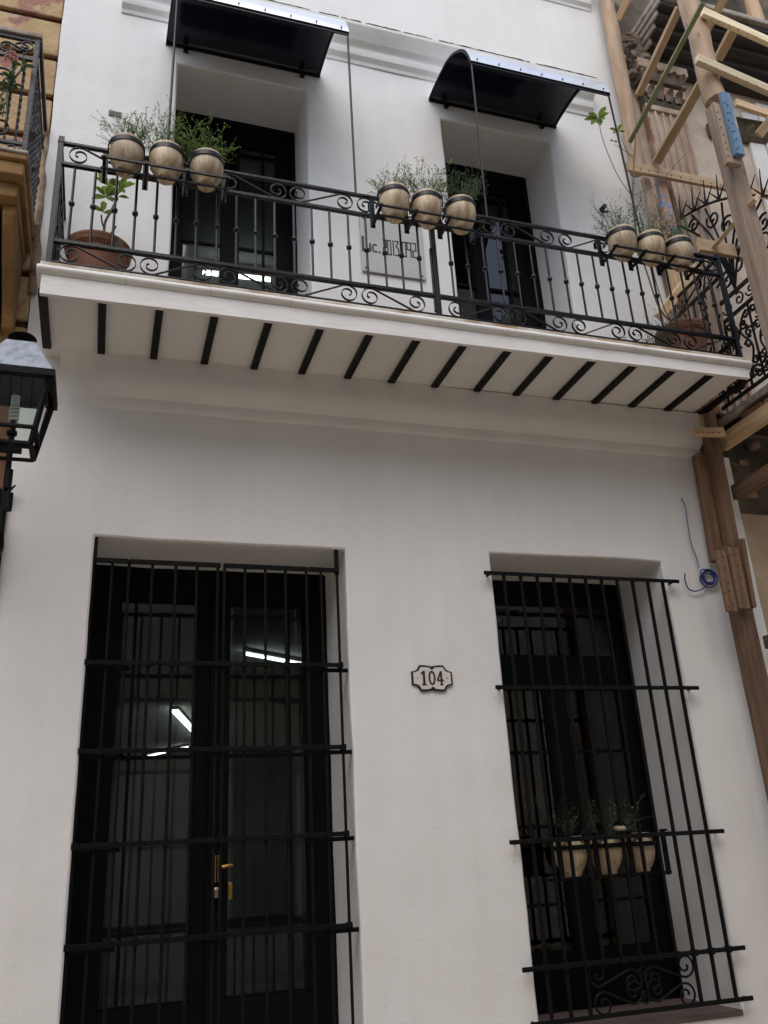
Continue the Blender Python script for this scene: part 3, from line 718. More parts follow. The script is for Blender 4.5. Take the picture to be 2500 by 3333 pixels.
m = MB(); x_ = cx_ + .060; m.bar((x_ + .004, yd, cz_ - .043), (x_ + .004, yd, cz_ + .047), .012, .003); m.bar((x_ + .002, yd - .0003, cz_ + .045), (x_ - .024, yd - .0003, cz_ - .012), .010, .003); m.bar((x_ - .026, yd - .0006, cz_ - .014), (x_ + .022, yd - .0006, cz_ - .014), .009, .003); m.bar((x_ - .008, yd - .0004, cz_ - .043), (x_ + .016, yd - .0004, cz_ - .043), .006, .003); m.build('digit', 'ink', hn)

# ================================================================= pots, racks and their plants
def rack(x0, y, z, label, n=3, pitch=.2555):
    """iron holder: brackets, arms, two shelf rods, hoops"""
    t = thing('pot_rack', (x0, y, z), label, 'pot holder', 'iron pot racks hung on the balcony railing')
    xs = [x0 - pitch / 2 + pitch * k for k in range(n + 1)]
    for x in xs:
        m = MB(); m.box(x - .018, x + .018, y - .032, y - .020, z - .075, z + .165); m.box(x - .012, x + .012, y - .02, y + .028, z + .165, z + .173)
        m.box(x - .012, x + .012, y + .024, y + .030, z + .12, z + .165); m.build('bracket', 'black_iron', t, bevel=.002)
        m = MB(); m.bar((x, y - .025, z - .058), (x, y - .245, z - .046), .020, .012, face=(0, 0, 1)); m.build('arm', 'black_iron', t)
    for yy, zz in ((y - .222, z - .040), (y - .172, z - .084)): MB().box(xs[0] - .02, xs[-1] + .02, yy - .007, yy + .007, zz - .006, zz + .006).build('shelf_rod', 'black_iron', t)
    for k in range(n):
        c = V(x0 + pitch * k, y - .135, z + .128); pts = []
        for q in range(25):
            a = math.radians(-225 + 270 * q / 24); pts.append(c + V(.1135 * cos(a), .1135 * sin(a), 0))
        pts = [V(c.x - .100, y - .03, z + .105)] + pts + [V(c.x + .100, y - .03, z + .105)]
        MB().ribbon(pts, (0, 0, 1), .032, .006).build('hoop', 'black_iron', t, smooth='auto')
    return t
pprof = [(.0, .0), (.055, .0), (.059, .005), (.060, .020), (.074, .038), (.093, .068), (.1055, .105), (.1095, .145), (.107, .178), (.101, .204), (.098, .215), (.1005, .224), (.100, .236), (.092, .240), (.086, .232), (.086, .20)]
pot_me = MB().lathe(pprof, 28).mesh('flower_pot', 'pot_clay', True)
soil_me = MB().lathe([(.0, .205), (.088, .205)], 20).mesh('soil', 'soil')
hole_me = MB().lathe([(.0, -.0015), (.0065, -.0015), (.0065, .001)], 10).mesh('drain_hole', 'ink')
def make_pot(loc, label, group, sc=1.0):
    t = thing('flower_pot', loc, label, 'flower pot', group)
    for nm, me in (('pot_body', pot_me), ('soil', soil_me), ('drain_hole', hole_me)):
        o = bpy.data.objects.new(nm, me); COL.objects.link(o); o.parent = t; o.scale = (sc, sc, sc)
        if nm == 'drain_hole': o.location = (0, -.025 * sc, 0)
    t.rotation_euler = (random.uniform(-.035, .035), random.uniform(-.035, .035), random.uniform(0, 6))
    return t

def twig_plant(name, base, label, group, seed, n=26, spread=.16, height=.2, green=.5, leaf=.010, leafn=2.0, lean=(0, 0), rs=.0017, mats=None):
    rnd = random.Random(seed); t = thing(name, base, label, 'plant', group); st = MB(); lf = MB(); base = Vector(base)
    def leafq(p, s_):
        d = V(rnd.uniform(-1, 1), rnd.uniform(-1, 1), rnd.uniform(-.3, 1)).normalized(); a = d.orthogonal().normalized()
        a = (Matrix.Rotation(rnd.uniform(0, 6.3), 3, d) @ a)
        lf.quad(p, p + d * s_ * .5 + a * s_ * .32, p + d * s_, p + d * s_ * .5 - a * s_ * .32)
    def grow(p, d, L_, r, lvl):
        pts = [p]; k = 0; steps = 4 + (lvl == 0) * 2
        for i in range(steps):
            d = (d + V(rnd.uniform(-1, 1), rnd.uniform(-1, 1), rnd.uniform(-.5, .7)) * .28).normalized(); p = p + d * (L_ / steps); pts.append(p)
            if lvl < 2 and rnd.random() < (.75 if lvl == 0 else .45):
                nd = (d + V(rnd.uniform(-1, 1), rnd.uniform(-1, 1), rnd.uniform(-.4, .8)) * .9).normalized()
                grow(p, nd, L_ * rnd.uniform(.35, .6), r * .75, lvl + 1)
            if rnd.random() < green * .5 * leafn: leafq(p, leaf * rnd.uniform(.6, 1.5))
        if rnd.random() < green: leafq(p, leaf * rnd.uniform(.8, 1.8))
        st.tube(pts, [max(.0006, r * (1 - .6 * i / len(pts))) for i in range(len(pts))], 3, cap=False)
    for i in range(n):
        a = rnd.uniform(0, 2 * PI); rr = rnd.uniform(0, .06)
        d = V(cos(a) * rnd.uniform(.2, 1) * spread / height + lean[0], sin(a) * rnd.uniform(.2, 1) * spread / height + lean[1], 1).normalized()
        grow(base + V(rr * cos(a), rr * sin(a), 0), d, height * rnd.uniform(.6, 1.25), rs, 0)
    ms = mats or ('stem_dry', 'leaf_bright')
    st.build('stems', ms[0], t, kind='stuff'); lf.build('leaves', ms[1], t, kind='stuff')
    return t
racks = [(-.060, 'left', 'iron pot rack on the railing near its left corner, holding three pots'), (1.755, 'middle', 'iron pot rack on the railing above the licence plaque'), (3.600, 'right', 'iron pot rack on the railing near its right corner')]
pos = ['left', 'middle', 'right']
seed = 10
for ri, (x0, nm, lab) in enumerate(racks):
    pitch = (.2555, .254, .2555)[ri]
    rack(x0, RY, 5.815, lab, 3, pitch)
    for k in range(3):
        x = x0 + pitch * k
        where = {0: 'rack by the railing\'s left corner', 1: 'rack above the licence plaque', 2: 'rack by the railing\'s right corner'}[ri]
        make_pot((x, RY - .137, 5.752), '%s beige clay pot in the %s' % (pos[k], where), 'beige clay pots in the railing racks')
        seed += 1
        kw = dict(n=(22, 30, 26, 32)[seed % 4], spread=(.20, .17, .24, .19)[seed % 4], height=(.13, .17, .14, .18)[seed % 4], green=(.75, .4, .55, .8)[seed % 4], mats=('stem_dry', 'leaf_bright'))
        if (ri, k) in ((0, 2), (0, 1)): kw.update(n=34, height=.20, green=.7, leaf=.011, mats=('stem_green', 'leaf_bright'))
        if (ri, k) == (1, 2): kw.update(n=44, height=.19, green=.35, mats=('stem_green', 'leaf_dark'))
        if ri == 2: kw.update(n=30, height=.23, green=.35, mats=(('stem_dry', 'leaf_dark') if k < 1 else ('stem_green', 'leaf_dark')))
        twig_plant('twiggy_plant', (x, RY - .13, 5.955), 'wispy plant in the %s pot of the %s' % (pos[k], where), 'wispy plants in the railing pots', seed, **kw)
# pots in the window
wrk = thing('window_pot_rack', (3.08, .10, 1.45), 'black iron rack holding three pots behind the window grille', 'pot holder')
m = MB(); m.box(2.86, 3.80, .02, .032, 1.640, 1.668); m.build('top_rail', 'black_iron_dull', wrk)
m = MB(); m.box(2.84, 3.78, .055, .070, 1.405, 1.418); m.build('shelf_rod', 'black_iron_dull', wrk); MB().box(2.84, 3.78, .135, .150, 1.405, 1.418).build('shelf_rod', 'black_iron_dull', wrk)
for x in (2.92, 3.19, 3.45, 3.72):
    m = MB(); m.box(x - .018, x + .018, .0, .012, 1.40, 1.685); m.box(x - .012, x + .012, -.04, .0, 1.672, 1.685); m.bar((x, .01, 1.40), (x, .17, 1.40), .02, .008, face=(0, 0, 1)); m.build('bracket', 'black_iron_dull', wrk)
for k in range(3):
    x = 3.060 + .262 * k; c = V(x, .115, 1.60)
    pts = [c + V(.118 * cos(2 * PI * q / 28), .118 * sin(2 * PI * q / 28), 0) for q in range(29)]
    MB().ribbon(pts, (0, 0, 1), .030, .005).build('hoop', 'black_iron_dull', wrk, smooth='auto')
    make_pot((x, .115, 1.42), '%s beige clay pot hanging behind the window grille' % pos[k], 'beige clay pots in the window rack', 1.03)
    twig_plant('twiggy_plant', (x, .115, 1.635), 'dark wispy plant in the %s pot behind the window grille' % pos[k], 'wispy plants behind the window grille', 40 + k, n=8, height=.20, spread=.20, green=.4, rs=.0013, mats=('stem_dark', 'leaf_dark'))
# stone lump on the grille
m = MB(); m.lathe([(.0, 0), (.035, .002), (.045, .015), (.035, .03), (.0, .034)], 10); me = m.mesh('lock_lump', 'weathered_edge', True)
put('door_stone', me, None, M=Matrix.Translation(at(2018, 2705, -.03)), label='small pale stone lying on the window grille bar above the pots', cat='stone')

# big terracotta tubs
tprof = [(.0, .0), (.125, .0), (.135, .02), (.150, .10), (.172, .25), (.188, .35), (.190, .365), (.205, .372), (.212, .385), (.208, .395), (.216, .405), (.218, .425), (.208, .432), (.192, .430), (.188, .40)]
def tub(x, y, label):
    t = thing('terracotta_tub', (x, y, 5.062), label, 'plant tub', 'terracotta tubs on the balcony floor')
    c = V(x, y, 5.062)
    MB().lathe(tprof, 40, c).build('tub_body', 'terracotta', t, smooth=True)
    MB().lathe([(.0, .395), (.19, .395)], 24, c).build('soil', 'soil', t)
    m = MB()
    for k in range(56):
        a = 2 * PI * k / 56; p = c + V(.196 * cos(a), .196 * sin(a), .358); q = p + V(-.006 * sin(a), .006 * cos(a), .010)
        m.tube([p, q], .0055, 5)
    m.build('rope_moulding', 'terracotta', t, kind='stuff')
tub(-.20, -.40, 'round terracotta tub at the left end of the balcony floor')
tub(4.375, -.42, 'round terracotta tub at the right end of the balcony floor')
def leafset(m, c, n, L_, rnd, up=.3):
    for k in range(n):
        a = 2 * PI * k / n + rnd.uniform(-.3, .3); d = V(cos(a), sin(a), rnd.uniform(-.2, .5) + up).normalized(); s_ = d.cross(V(0, 0, 1)).normalized(); nrm = s_.cross(d)
        l = L_ * rnd.uniform(.75, 1.15); p = [c, c + d * l * .35 + s_ * l * .20 + nrm * .004, c + d * l * .72 + s_ * l * .21 - nrm * .002, c + d * l - nrm * l * .18, c + d * l * .72 - s_ * l * .21 - nrm * .002, c + d * l * .35 - s_ * l * .20 + nrm * .004]
        mid = [c + d * l * .35 - nrm * .008, c + d * l * .72 - nrm * .014]
        i = len(m.v); m.v += p + mid
        for f in ((0, 1, 6), (1, 2, 7, 6), (2, 3, 7), (0, 6, 5), (6, 7, 4, 5), (7, 3, 4)): m.f.append(tuple(i + q for q in f)); m.m.append(0)
rnd = random.Random(5)
pt = thing('young_shrub', (-.20, -.40, 5.45), 'young shrub with broad bright leaves in the left terracotta tub', 'plant')
Yp = -.40
tr = smooth_pts([at(338, 770, Yp), at(342, 725, Yp), at(360, 690, Yp), at(378, 650, Yp), at(372, 615, Yp)], 4); MB().tube(tr, .009, 7).build('stem', 'stem_brown', pt, smooth=True)
b2 = smooth_pts([at(338, 740, Yp), at(332, 722, Yp), at(330, 700, Yp)], 3); MB().tube(b2, .006, 6).build('stem', 'stem_brown', pt, smooth=True)
b3 = smooth_pts([at(362, 760, Yp), at(372, 745, Yp), at(377, 737, Yp)], 3); MB().tube(b3, .007, 6).build('stem', 'stem_brown', pt, smooth=True)
m = MB()
for (px_, py_, n_, l_) in ((352, 605, 6, .13), (386, 615, 5, .12), (335, 690, 5, .10), (345, 640, 5, .13), (383, 640, 3, .08)): leafset(m, at(px_, py_, Yp), n_, l_, rnd)
m.build('leaves', 'leaf_bright', pt, kind='stuff')
pt = thing('tall_sapling', (4.375, -.42, 5.45), 'tall thin sapling rising from the right terracotta tub', 'plant')
Yp = -.42
stems = [[(2205, 1060), (2150, 1010), (2110, 900), (2080, 800), (2064, 700), (2060, 640), (2062, 560), (2068, 470), (2070, 420)],
         [(2060, 640), (2036, 610), (2005, 560), (1975, 490), (1958, 440), (1950, 400)], [(2063, 515), (2045, 500), (2020, 445), (2008, 425)],
         [(2060, 637), (2100, 620), (2150, 590), (2200, 535), (2236, 497)], [(2205, 1070), (2165, 1010), (2130, 900), (2120, 850), (2100, 780), (2085, 700)], [(2064, 510), (2000, 470)]]
for i, s_ in enumerate(stems):
    r_ = (.007, .0035, .003, .003, .005, .002)[i]
    MB().tube(smooth_pts([at(a, b_, Yp) for a, b_ in s_], 4), r_, 5).build('stem', 'stem_brown', pt, smooth=True)
m = MB(); leafset(m, at(1948, 388, Yp), 7, .12, rnd); leafset(m, at(2011, 428, Yp), 4, .085, rnd); leafset(m, at(1998, 460, Yp), 2, .05, rnd)
m.build('leaves', 'leaf_bright', pt, kind='stuff')
twig_plant('wispy_weed', (3.98, -.50, 5.07), 'wispy green weed at the foot of the railing beside the right tub', None, 77, n=40, height=.24, spread=.2, green=.4, mats=('stem_green', 'leaf_dark'))
twig_plant('dry_shrub', (4.30, -.42, 5.45), 'bare twigs beside the sapling in the right terracotta tub', None, 78, n=14, height=.22, spread=.25, green=.0, rs=.0028, mats=('stem_brown', 'leaf_dark'))

# ----------------------------------------------------------------- small fittings on the wall
ob = thing('wall_socket', (-.175, 0, 7.1), 'open electrical box with loose wires in the wall above the left pots', 'socket')
m = MB(); m.box(-.225, -.125, -.004, .02, 7.075, 7.135); m.build('box_rim', 'weathered_edge', ob, bevel=.006)
MB().box(-.215, -.135, -.0065, -.0035, 7.085, 7.127).build('recess', 'ink', ob)
for k in range(5):
    x = -.19 + .012 * k; p = [V(x, -.006, 7.10), V(x + rnd.uniform(-.03, .03), -.05, 7.05), V(x + rnd.uniform(-.03, .05), -.06, 7.0), V(x + rnd.uniform(-.02, .05), -.03, 7.03)]
    MB().tube(smooth_pts(p, 5), .0016, 5).build('wire', ('pale_cable' if k % 2 else 'steel'), ob)
kb = MB(); kb.tube([(4.13, .0, 7.06), (4.13, -.06, 7.05)], .022, 10); kb.tube([(4.14, -.01, 7.03), (4.16, -.05, 7.0)], .012, 8)
kb.build('wall_fitting', 'black_iron', None, smooth='auto', label='small black electrical fitting on the wall above the right pots', cat='fitting')
bc = thing('blue_cable', tuple(at(2290, 1880, -.03)), 'coil of blue cable hanging on the wall right of the window', 'cable')
yc = -.03
MB().tube(smooth_pts([at(2218, 1622, -.005), at(2232, 1650, yc), at(2238, 1700, yc), at(2250, 1770, yc), at(2265, 1810, yc), at(2276, 1848, yc)], 6), .0052, 6).build('hanging_run', 'pale_cable', bc, smooth=True)
cpts = []
for k in range(150):
    a = 2 * PI * k / 25 + 1.3; rr = .060 + .022 * noise.noise(V(k * .05, 2, 0)) * 2 + .006 * noise.noise(V(k * .3, 7, 0)); cpts.append(V(4.485 + rr * cos(a) + .012 * noise.noise(V(k * .04, 5, 3)), -.03 - .018 * sin(k * .21), 3.51 + rr * sin(a) * .92 + .02 * noise.noise(V(k * .04, 9, 3))))
MB().tube(cpts, .005, 6).build('coil', 'blue_cable', bc, smooth=True)
MB().tube(smooth_pts([at(2312, 1893, yc), at(2290, 1915, yc), at(2262, 1924, yc), at(2240, 1915, yc), at(2230, 1888, yc), at(2229, 1866, yc)], 6), .0052, 6).build('loose_end', 'blue_cable', bc, smooth=True)
bk_ = MB(); bk_.tube(smooth_pts([at(2266, 1466, -.02), at(2273, 1500, -.02), at(2269, 1545, -.02), at(2272, 1572, -.02), at(2290, 1588, -.02)], 6), .006, 6)
bk_.build('black_cable', 'ink', None, smooth=True, label='short black cable looping down beside the timber post under the cornice', cat='cable')

# ================================================================= timber scaffold on the right
sc = thing('timber_scaffold', (4.7, -.6, .14), 'rough timber scaffold of posts, boards and braces beside the white house', 'scaffold')
def B(name, p0, y0, p1, y1, w_, t, m, ext0=0, ext1=0, **k):
    a = at(p0[0], p0[1], y0); b_ = at(p1[0], p1[1], y1); d = (b_ - a).normalized()
    return board(sc, name, a - d * ext0, b_ + d * ext1, w_, t, m, **k)
B('log_post', (1975, 0), -.13, (2078, 560), -.13, .150, .15, 'timber_log', ext0=1.6, rnd=True, jag=.010)
B('post_plank', (2100, 585), -.14, (2150, 810), -.14, .080, .05, 'timber_grey', label='grey painted plank')
B('post_plank', (2143, 570), -.16, (2192, 775), -.16, .100, .05, 'timber_flaked', label='plank with flaking blue paint')
B('post_plank', (2166, 570), -.10, (2206, 740), -.10, .045, .06, 'timber_dark')
board(sc, 'post', (4.715, -.10, 6.9), (4.705, -.10, 4.75), .125, .10, 'timber_pine')
board(sc, 'post', (4.72, -.135, 5.4), (4.665, -.135, 3.62), .105, .09, 'timber_dark')
board(sc, 'post', (4.595, -.075, 4.56), (4.555, -.075, 3.62), .085, .08, 'timber_dark')
board(sc, 'post', (4.605, -.16, 3.72), (4.625, -.16, .14), .135, .12, 'timber_dark')
B('cleat', (2254, 1408), -.24, (2354, 1408), -.24, .078, .04, 'timber_pine')
for (a, b_, w_) in (((2341, 1791), (2382, 1990), .085), ((2381, 1783), (2423, 1985), .095)):
    B('splice_plate', a, -.27, b_, -.27, w_, .035, 'timber_dark', label='splice board with nail holes')
B('splice_plate', (2405, 1758), -.20, (2443, 1980), -.20, .035, .10, 'timber_dark')
def nails(a, b_, Y, n, offs):
    m = MB(); A = at(*a, Y); Bq = at(*b_, Y); d = Bq - A; s_ = V(1, 0, 0)
    for k in range(n):
        for o in offs:
            p = A + d * ((k + .5 + rnd.uniform(-.2, .2)) / n) + s_ * (o + rnd.uniform(-.006, .006)); m.box(p.x - .004, p.x + .004, Y - .002, Y + .004, p.z - .004, p.z + .004)
    m.build('nail_heads', 'ink', sc, kind='stuff')
nails((2341, 1791), (2382, 1990), -.29, 5, (-.022, .022)); nails((2381, 1783), (2423, 1985), -.29, 5, (-.025, .025)); nails((2262, 1408), (2346, 1408), -.262, 5, (0,))
# beams running out over the pavement
for (a, b_, m_, w_) in (((2337, 1462), (2500, 1347), 'timber_pine', .135), ((2367, 1628), (2500, 1543), 'timber_dark', .125), ((2462, 2106), (2500, 2092), 'timber_dark', .10)):
    A = atx(a[0], a[1], 4.87); Bq = atx(b_[0], b_[1], 4.87)
    zc = (A.z + Bq.z) / 2; board(sc, 'cross_beam', (4.85, -.09, zc), (4.85, -1.45, zc), w_, .06, m_, face=(1, 0, 0))
for k in range(3): board(sc, 'platform_plank', (4.90, -.42 - .26 * k, 4.82), (7.6, -.42 - .26 * k, 4.82), .23, .045, 'timber_dark', face=(0, 0, 1))
# outer row
B('log_post', (2245, 0), -1.1, (2330, 330), -1.1, .180, .18, 'timber_log', ext0=1.5, rnd=True, jag=.012)
B('splice_board', (2339, 345), -1.22, (2388, 540), -1.22, .135, .05, 'timber_grey', label='weathered pinkish grey board')
B('splice_board', (2357, 308), -1.27, (2407, 508), -1.27, .085, .045, 'timber_blue', label='blue painted board')
board(sc, 'post', (4.625, -1.1, 7.30), (4.70, -1.1, .02), .155, .11, 'timber_grey')
B('rail_board', (2042, 543), -.24, (2385, 610), -.24, .104, .035, 'timber_pine', ext1=1.6)
B('short_board', (2270, 797), -.62, (2440, 829), -.62, .128, .04, 'timber_pine', ext1=.02)
B('diagonal_brace', (2328, 800), -.66, (2463, 643), -1.22, .092, .035, 'timber_pine')
B('loose_plank', (2287, 645), -.30, (2352, 1235), -.30, .115, .045, 'timber_grey')
B('top_rail', (2287, 40), -1.22, (2500, 135), -1.22, .086, .045, 'timber_new', ext1=1.5)
B('top_rail', (2268, 193), -1.22, (2500, 294), -1.22, .086, .05, 'timber_new', ext1=1.5)
B('stub_brace', (2392, 88), -1.16, (2337, 192), -.90, .085, .045, 'timber_pine')
B('green_batten', (2288, 10), -1.36, (2050, 462), -.32, .042, .03, 'timber_green')
B('diagonal_brace', (2212, 22), -1.0, (2078, 310), -.22, .072, .04, 'timber_pine', ext0=.0)
B('diagonal_brace', (2288, 262), -1.0, (2137, 528), -.28, .085, .04, 'timber_pine')
B('diagonal_brace', (2045, -5), -.6, (2014, 58), -.30, .066, .04, 'timber_pine', ext0=.8)
B('top_rail', (2150, -6), -.28, (2222, 22), -.28, .064, .04, 'timber_new', ext0=.6)
B('log_post', (2437, -20), -.30, (2478, 118), -.30, .150, .15, 'timber_pine', ext0=1.5, rnd=True)
B('short_brace', (2510, 390), -.9, (2470, 440), -.8, .085, .04, 'timber_pine', ext0=.5)
B('diagonal_brace', (2360, -10), -.95, (2300, 100), -.5, .07, .04, 'timber_pine', ext0=.5)
B('rail_board', (2395, 335), -.5, (2500, 372), -.5, .08, .04, 'timber_pine', ext1=1.0)
board(sc, 'wedge', (4.60, -1.21, 7.34), (4.66, -1.21, 7.20), .05, .05, 'timber_grey')
nails((2060, 545), (2360, 605), -.262, 9, (0,)); nails((2300, 56), (2480, 128), -1.246, 6, (0,)); nails((2285, 203), (2480, 286), -1.249, 6, (0,)); nails((2345, 360), (2384, 520), -1.249, 7, (-.03, .03)); nails((2360, 325), (2403, 495), -1.296, 6, (-.01, .02))
B('short_brace', (2220, 935), -.20, (2145, 1035), -.16, .085, .04, 'timber_pine', ext0=.3)

# ================================================================= ruined house on the right
ru = thing('ruined_house', (8, 0, .14), 'decaying old house front with fluted pilaster behind the scaffold', 'house')
def uneven_wall(x0, x1, z0, z1, y, st, amp, m_, seed_, skip=None):
    b = MB(); nx = max(1, int((x1 - x0) / st)); nz = max(1, int((z1 - z0) / st))
    for j in range(nz + 1):
        for i in range(nx + 1):
            x = x0 + (x1 - x0) * i / nx; z = z0 + (z1 - z0) * j / nz
            d = noise.noise(V(x * 1.5, seed_, z * 1.5)) * amp + noise.noise(V(x * 6, seed_, z * 6)) * amp * .35
            b.v.append(V(x, y + d, z))
    for j in range(nz):
        for i in range(nx):
            x = x0 + (x1 - x0) * (i + .5) / nx; z = z0 + (z1 - z0) * (j + .5) / nz
            if skip and skip(x, z): continue
            a = j * (nx + 1) + i; b.f.append((a, a + 1, a + nx + 2, a + nx + 1)); b.m.append(0)
    return b
win = lambda x, z: 6.36 < x < 7.5 and 5.3 < z < 8.9
uneven_wall(4.66, 11.5, 5.0, 9.25, .03, .12, .02, 'ruin_plaster', 3, win).build('upper_wall', 'ruin_plaster', ru, smooth=True)
uneven_wall(4.66, 11.5, 9.25, 12.6, .06, .12, .03, 'ruin_dark', 4).build('top_wall', 'ruin_dark', ru, smooth=True)
uneven_wall(4.96, 11.5, 4.05, 4.95, .06, .05, .075, 'rubble_stone', 5).build('broken_wall', 'ruin_dark', ru, smooth=True)
uneven_wall(4.955, 11.5, .14, 4.10, .02, .12, .015, 'ruin_low', 6).build('lower_wall', 'ruin_low', ru, smooth=True)
MB().box(4.66, 11.5, .16, 7, .14, 12.5).build('house_mass', 'ruin_dark', ru)
rb = random.Random(9)
for k in range(26):   # exposed stones under the balcony
    x = 4.99 + rb.random() * 1.3; z = 4.02 + rb.random() * .78; s_ = rb.uniform(.04, .10); m = MB()
    m.hexa([V(x + sx_ * s_ * rb.uniform(.45, 1), .045 + sy_ * .05 * rb.uniform(.5, 1), z + sz_ * s_ * .6 * rb.uniform(.6, 1)) for sz_ in (-1, 1) for sy_ in (-1, 1) for sx_ in (-1, 1)])
    m.build('stone', 'rubble_stone', ru, bevel=.012)
# pilaster: shaft with flutes, capital above
px0, px1, pzt = 4.84, 5.28, 8.46
m = MB(); m.box(px0, px1, -.045, .05, 5.0, pzt); m.build('pilaster', 'ruin_pilaster', ru, bevel=.006)
nf = 5
for k in range(nf + 1):   # the ribs between the flutes
    x = px0 + (px1 - px0) * k / nf; MB().extrude([(-.018, 0), (-.012, -.022), (.012, -.022), (.018, 0)], (x, -.046, 5.0), (x, -.046, pzt - .06), (1, 0, 0), (0, 1, 0)).build('flute_rib', 'ruin_pilaster', ru, bevel=.003)
m = MB(); m.box(px0 - .02, px1 + .02, -.075, .0, pzt - .05, pzt + .02); m.build('pilaster_band', 'ruin_pilaster', ru, bevel=.008)
cpz = pzt + .02
for k in range(4): MB().box(px0 - .02 - .018 * k, px1 + .02 + .018 * k, -.075 - .03 * k, .02, cpz + .13 * k, cpz + .115 + .13 * k).build('capital_band', ('ruin_pilaster' if k % 2 else 'ruin_dark'), ru, bevel=.01)
for k in range(2):
    for q in range(4):
        m = MB(); x = px0 + .055 + .11 * q + .05 * k; z = cpz + .07 + .20 * k; base = len(m.v)
        for u in range(6):
            t_ = u / 5; wd_ = .048 * math.sin(PI * (.25 + .62 * t_)); yy = -.085 - .03 * k - .07 * t_ ** 2; zz = z + .16 * t_ - .05 * t_ ** 3
            for v_ in (-1, 0, 1): m.v.append(V(x + v_ * wd_, yy + (-.014 if v_ == 0 else 0), zz))
        for u in range(5):
            for v_ in range(2): a = base + 3 * u + v_; m.f.append((a, a + 1, a + 4, a + 3)); m.m.append(0)
        m.build('acanthus_leaf', 'ruin_carving', ru, smooth=True)
# carved bracket at the left of the hood
vp = []
m = MB()
for k in range(9):     # palmette of worn leaves
    a = math.radians(70 + 20 * k - 40); L_ = .20 + .03 * (k % 2); o_ = V(4.86, -.10, 9.16)
    m.tube(smooth_pts([o_, o_ + V(cos(a) * L_ * .5, -.05, sin(a) * L_ * .5 + .03), o_ + V(cos(a) * L_, -.02, sin(a) * L_)], 4), [.026, .030, .033, .034, .032, .027, .020, .013, .006], 6)
def lump(m, c, sx_, sy_, sz_, amp, sd_, n=14):
    base = len(m.v)
    for i in range(n + 1):
        for q in range(n * 2):
            th = PI * i / n; ph = PI * q / n; d = V(sin(th) * cos(ph), sin(th) * sin(ph), cos(th)); f_ = 1 + amp * noise.noise(d * 2.4 + V(sd_, 0, 0)) + amp * .6 * noise.noise(d * 6 + V(0, sd_, 0))
            m.v.append(V(*c) + V(d.x * sx_, d.y * sy_, d.z * sz_) * f_)
    for i in range(n):
        for q in range(n * 2):
            a = base + i * n * 2 + q; b_ = base + i * n * 2 + (q + 1) % (n * 2); m.f.append((a, b_, b_ + n * 2, a + n * 2)); m.m.append(0)
lump(m, (4.86, -.06, 9.05), .13, .10, .13, .9, 3); lump(m, (4.84, -.05, 8.86), .10, .09, .12, .9, 8); lump(m, (4.95, -.05, 9.28), .09, .07, .10, .9, 12)
m.build('carved_bracket', 'ruin_carving', ru, smooth='auto')
# door hood: stepped dark underside, pale worn edges
hp = [(0, 9.10), (-.10, 9.10), (-.10, 9.16), (-.22, 9.17), (-.22, 9.23), (-.38, 9.25), (-.38, 9.33), (-.55, 9.35), (-.55, 9.42), (-.60, 9.43), (-.60, 9.52), (0, 9.60)]
hp = [(y, z - .06) for y, z in hp]
xh0 = 4.94
for k, (ya, yb_, za, zb_) in enumerate(((0, -.12, 9.04, 9.11), (0, -.24, 9.11, 9.18), (0, -.36, 9.18, 9.24), (0, -.46, 9.24, 9.30), (0, -.54, 9.30, 9.36))):
    xx = xh0 - .022 * k
    MB().box(xx, 11.2, yb_, .02, za, zb_ - .002).build('hood_step', 'hood_wood', ru, bevel=.01)
    MB().box(xx - .03, xx - .001, yb_ - .006, .02, za + .006, zb_ + .012).build('hood_end', 'hood_edge', ru, bevel=.01)
MB().box(xh0 - .13, 11.2, -.585, .02, 9.362, 9.43).build('hood_top', 'hood_edge', ru, bevel=.012)
# window of the ruin
wn = MB(); wn.box(6.30, 6.38, -.03, .10, 5.3, 8.92); wn.box(6.38, 7.5, -.03, .10, 8.84, 8.92); wn = wn.build('window_surround', 'white_trim', ru, bevel=.01)
MB().box(6.10, 6.295, -.012, .03, 6.9, 8.75).build('white_patch', 'white_trim', ru, bevel=.01)
MB().box(6.385, 6.43, .0, .09, 5.3, 8.83).build('window_frame', 'shutter_paint', wn)
MB().box(6.385, 7.5, .09, .12, 5.3, 8.83).build('window_dark', 'black_wood', wn)
for x in (6.50, 6.62, 6.74): MB().box(x, x + .02, -.01, .02, 5.3, 8.8).build('window_bar', 'black_iron', wn)
m = MB()
m.extrude([(-.02, 0), (-.06, .04), (-.09, .09), (-.12, .14), (-.16, .16), (.02, .18), (.02, 0)], (5.6, 0, 8.30), (6.5, 0, 8.36), (0, 1, 0), (0, 0, 1)); m.build('broken_moulding', 'ruin_dark', ru, bevel=.01)
# neighbour balcony slab
MB().box(4.975, 8.5, -1.10, .02, 4.905, 4.975).build('balcony_slab', 'weathered_edge', ru, bevel=.01)
MB().box(4.935, 4.973, -1.10, .02, 4.90, 4.97).build('slab_edge', 'hood_edge', ru, bevel=.008)
MB().box(4.99, 8.5, -1.06, .02, 4.852, 4.902).build('slab_underside', 'hood_wood', ru, bevel=.01)

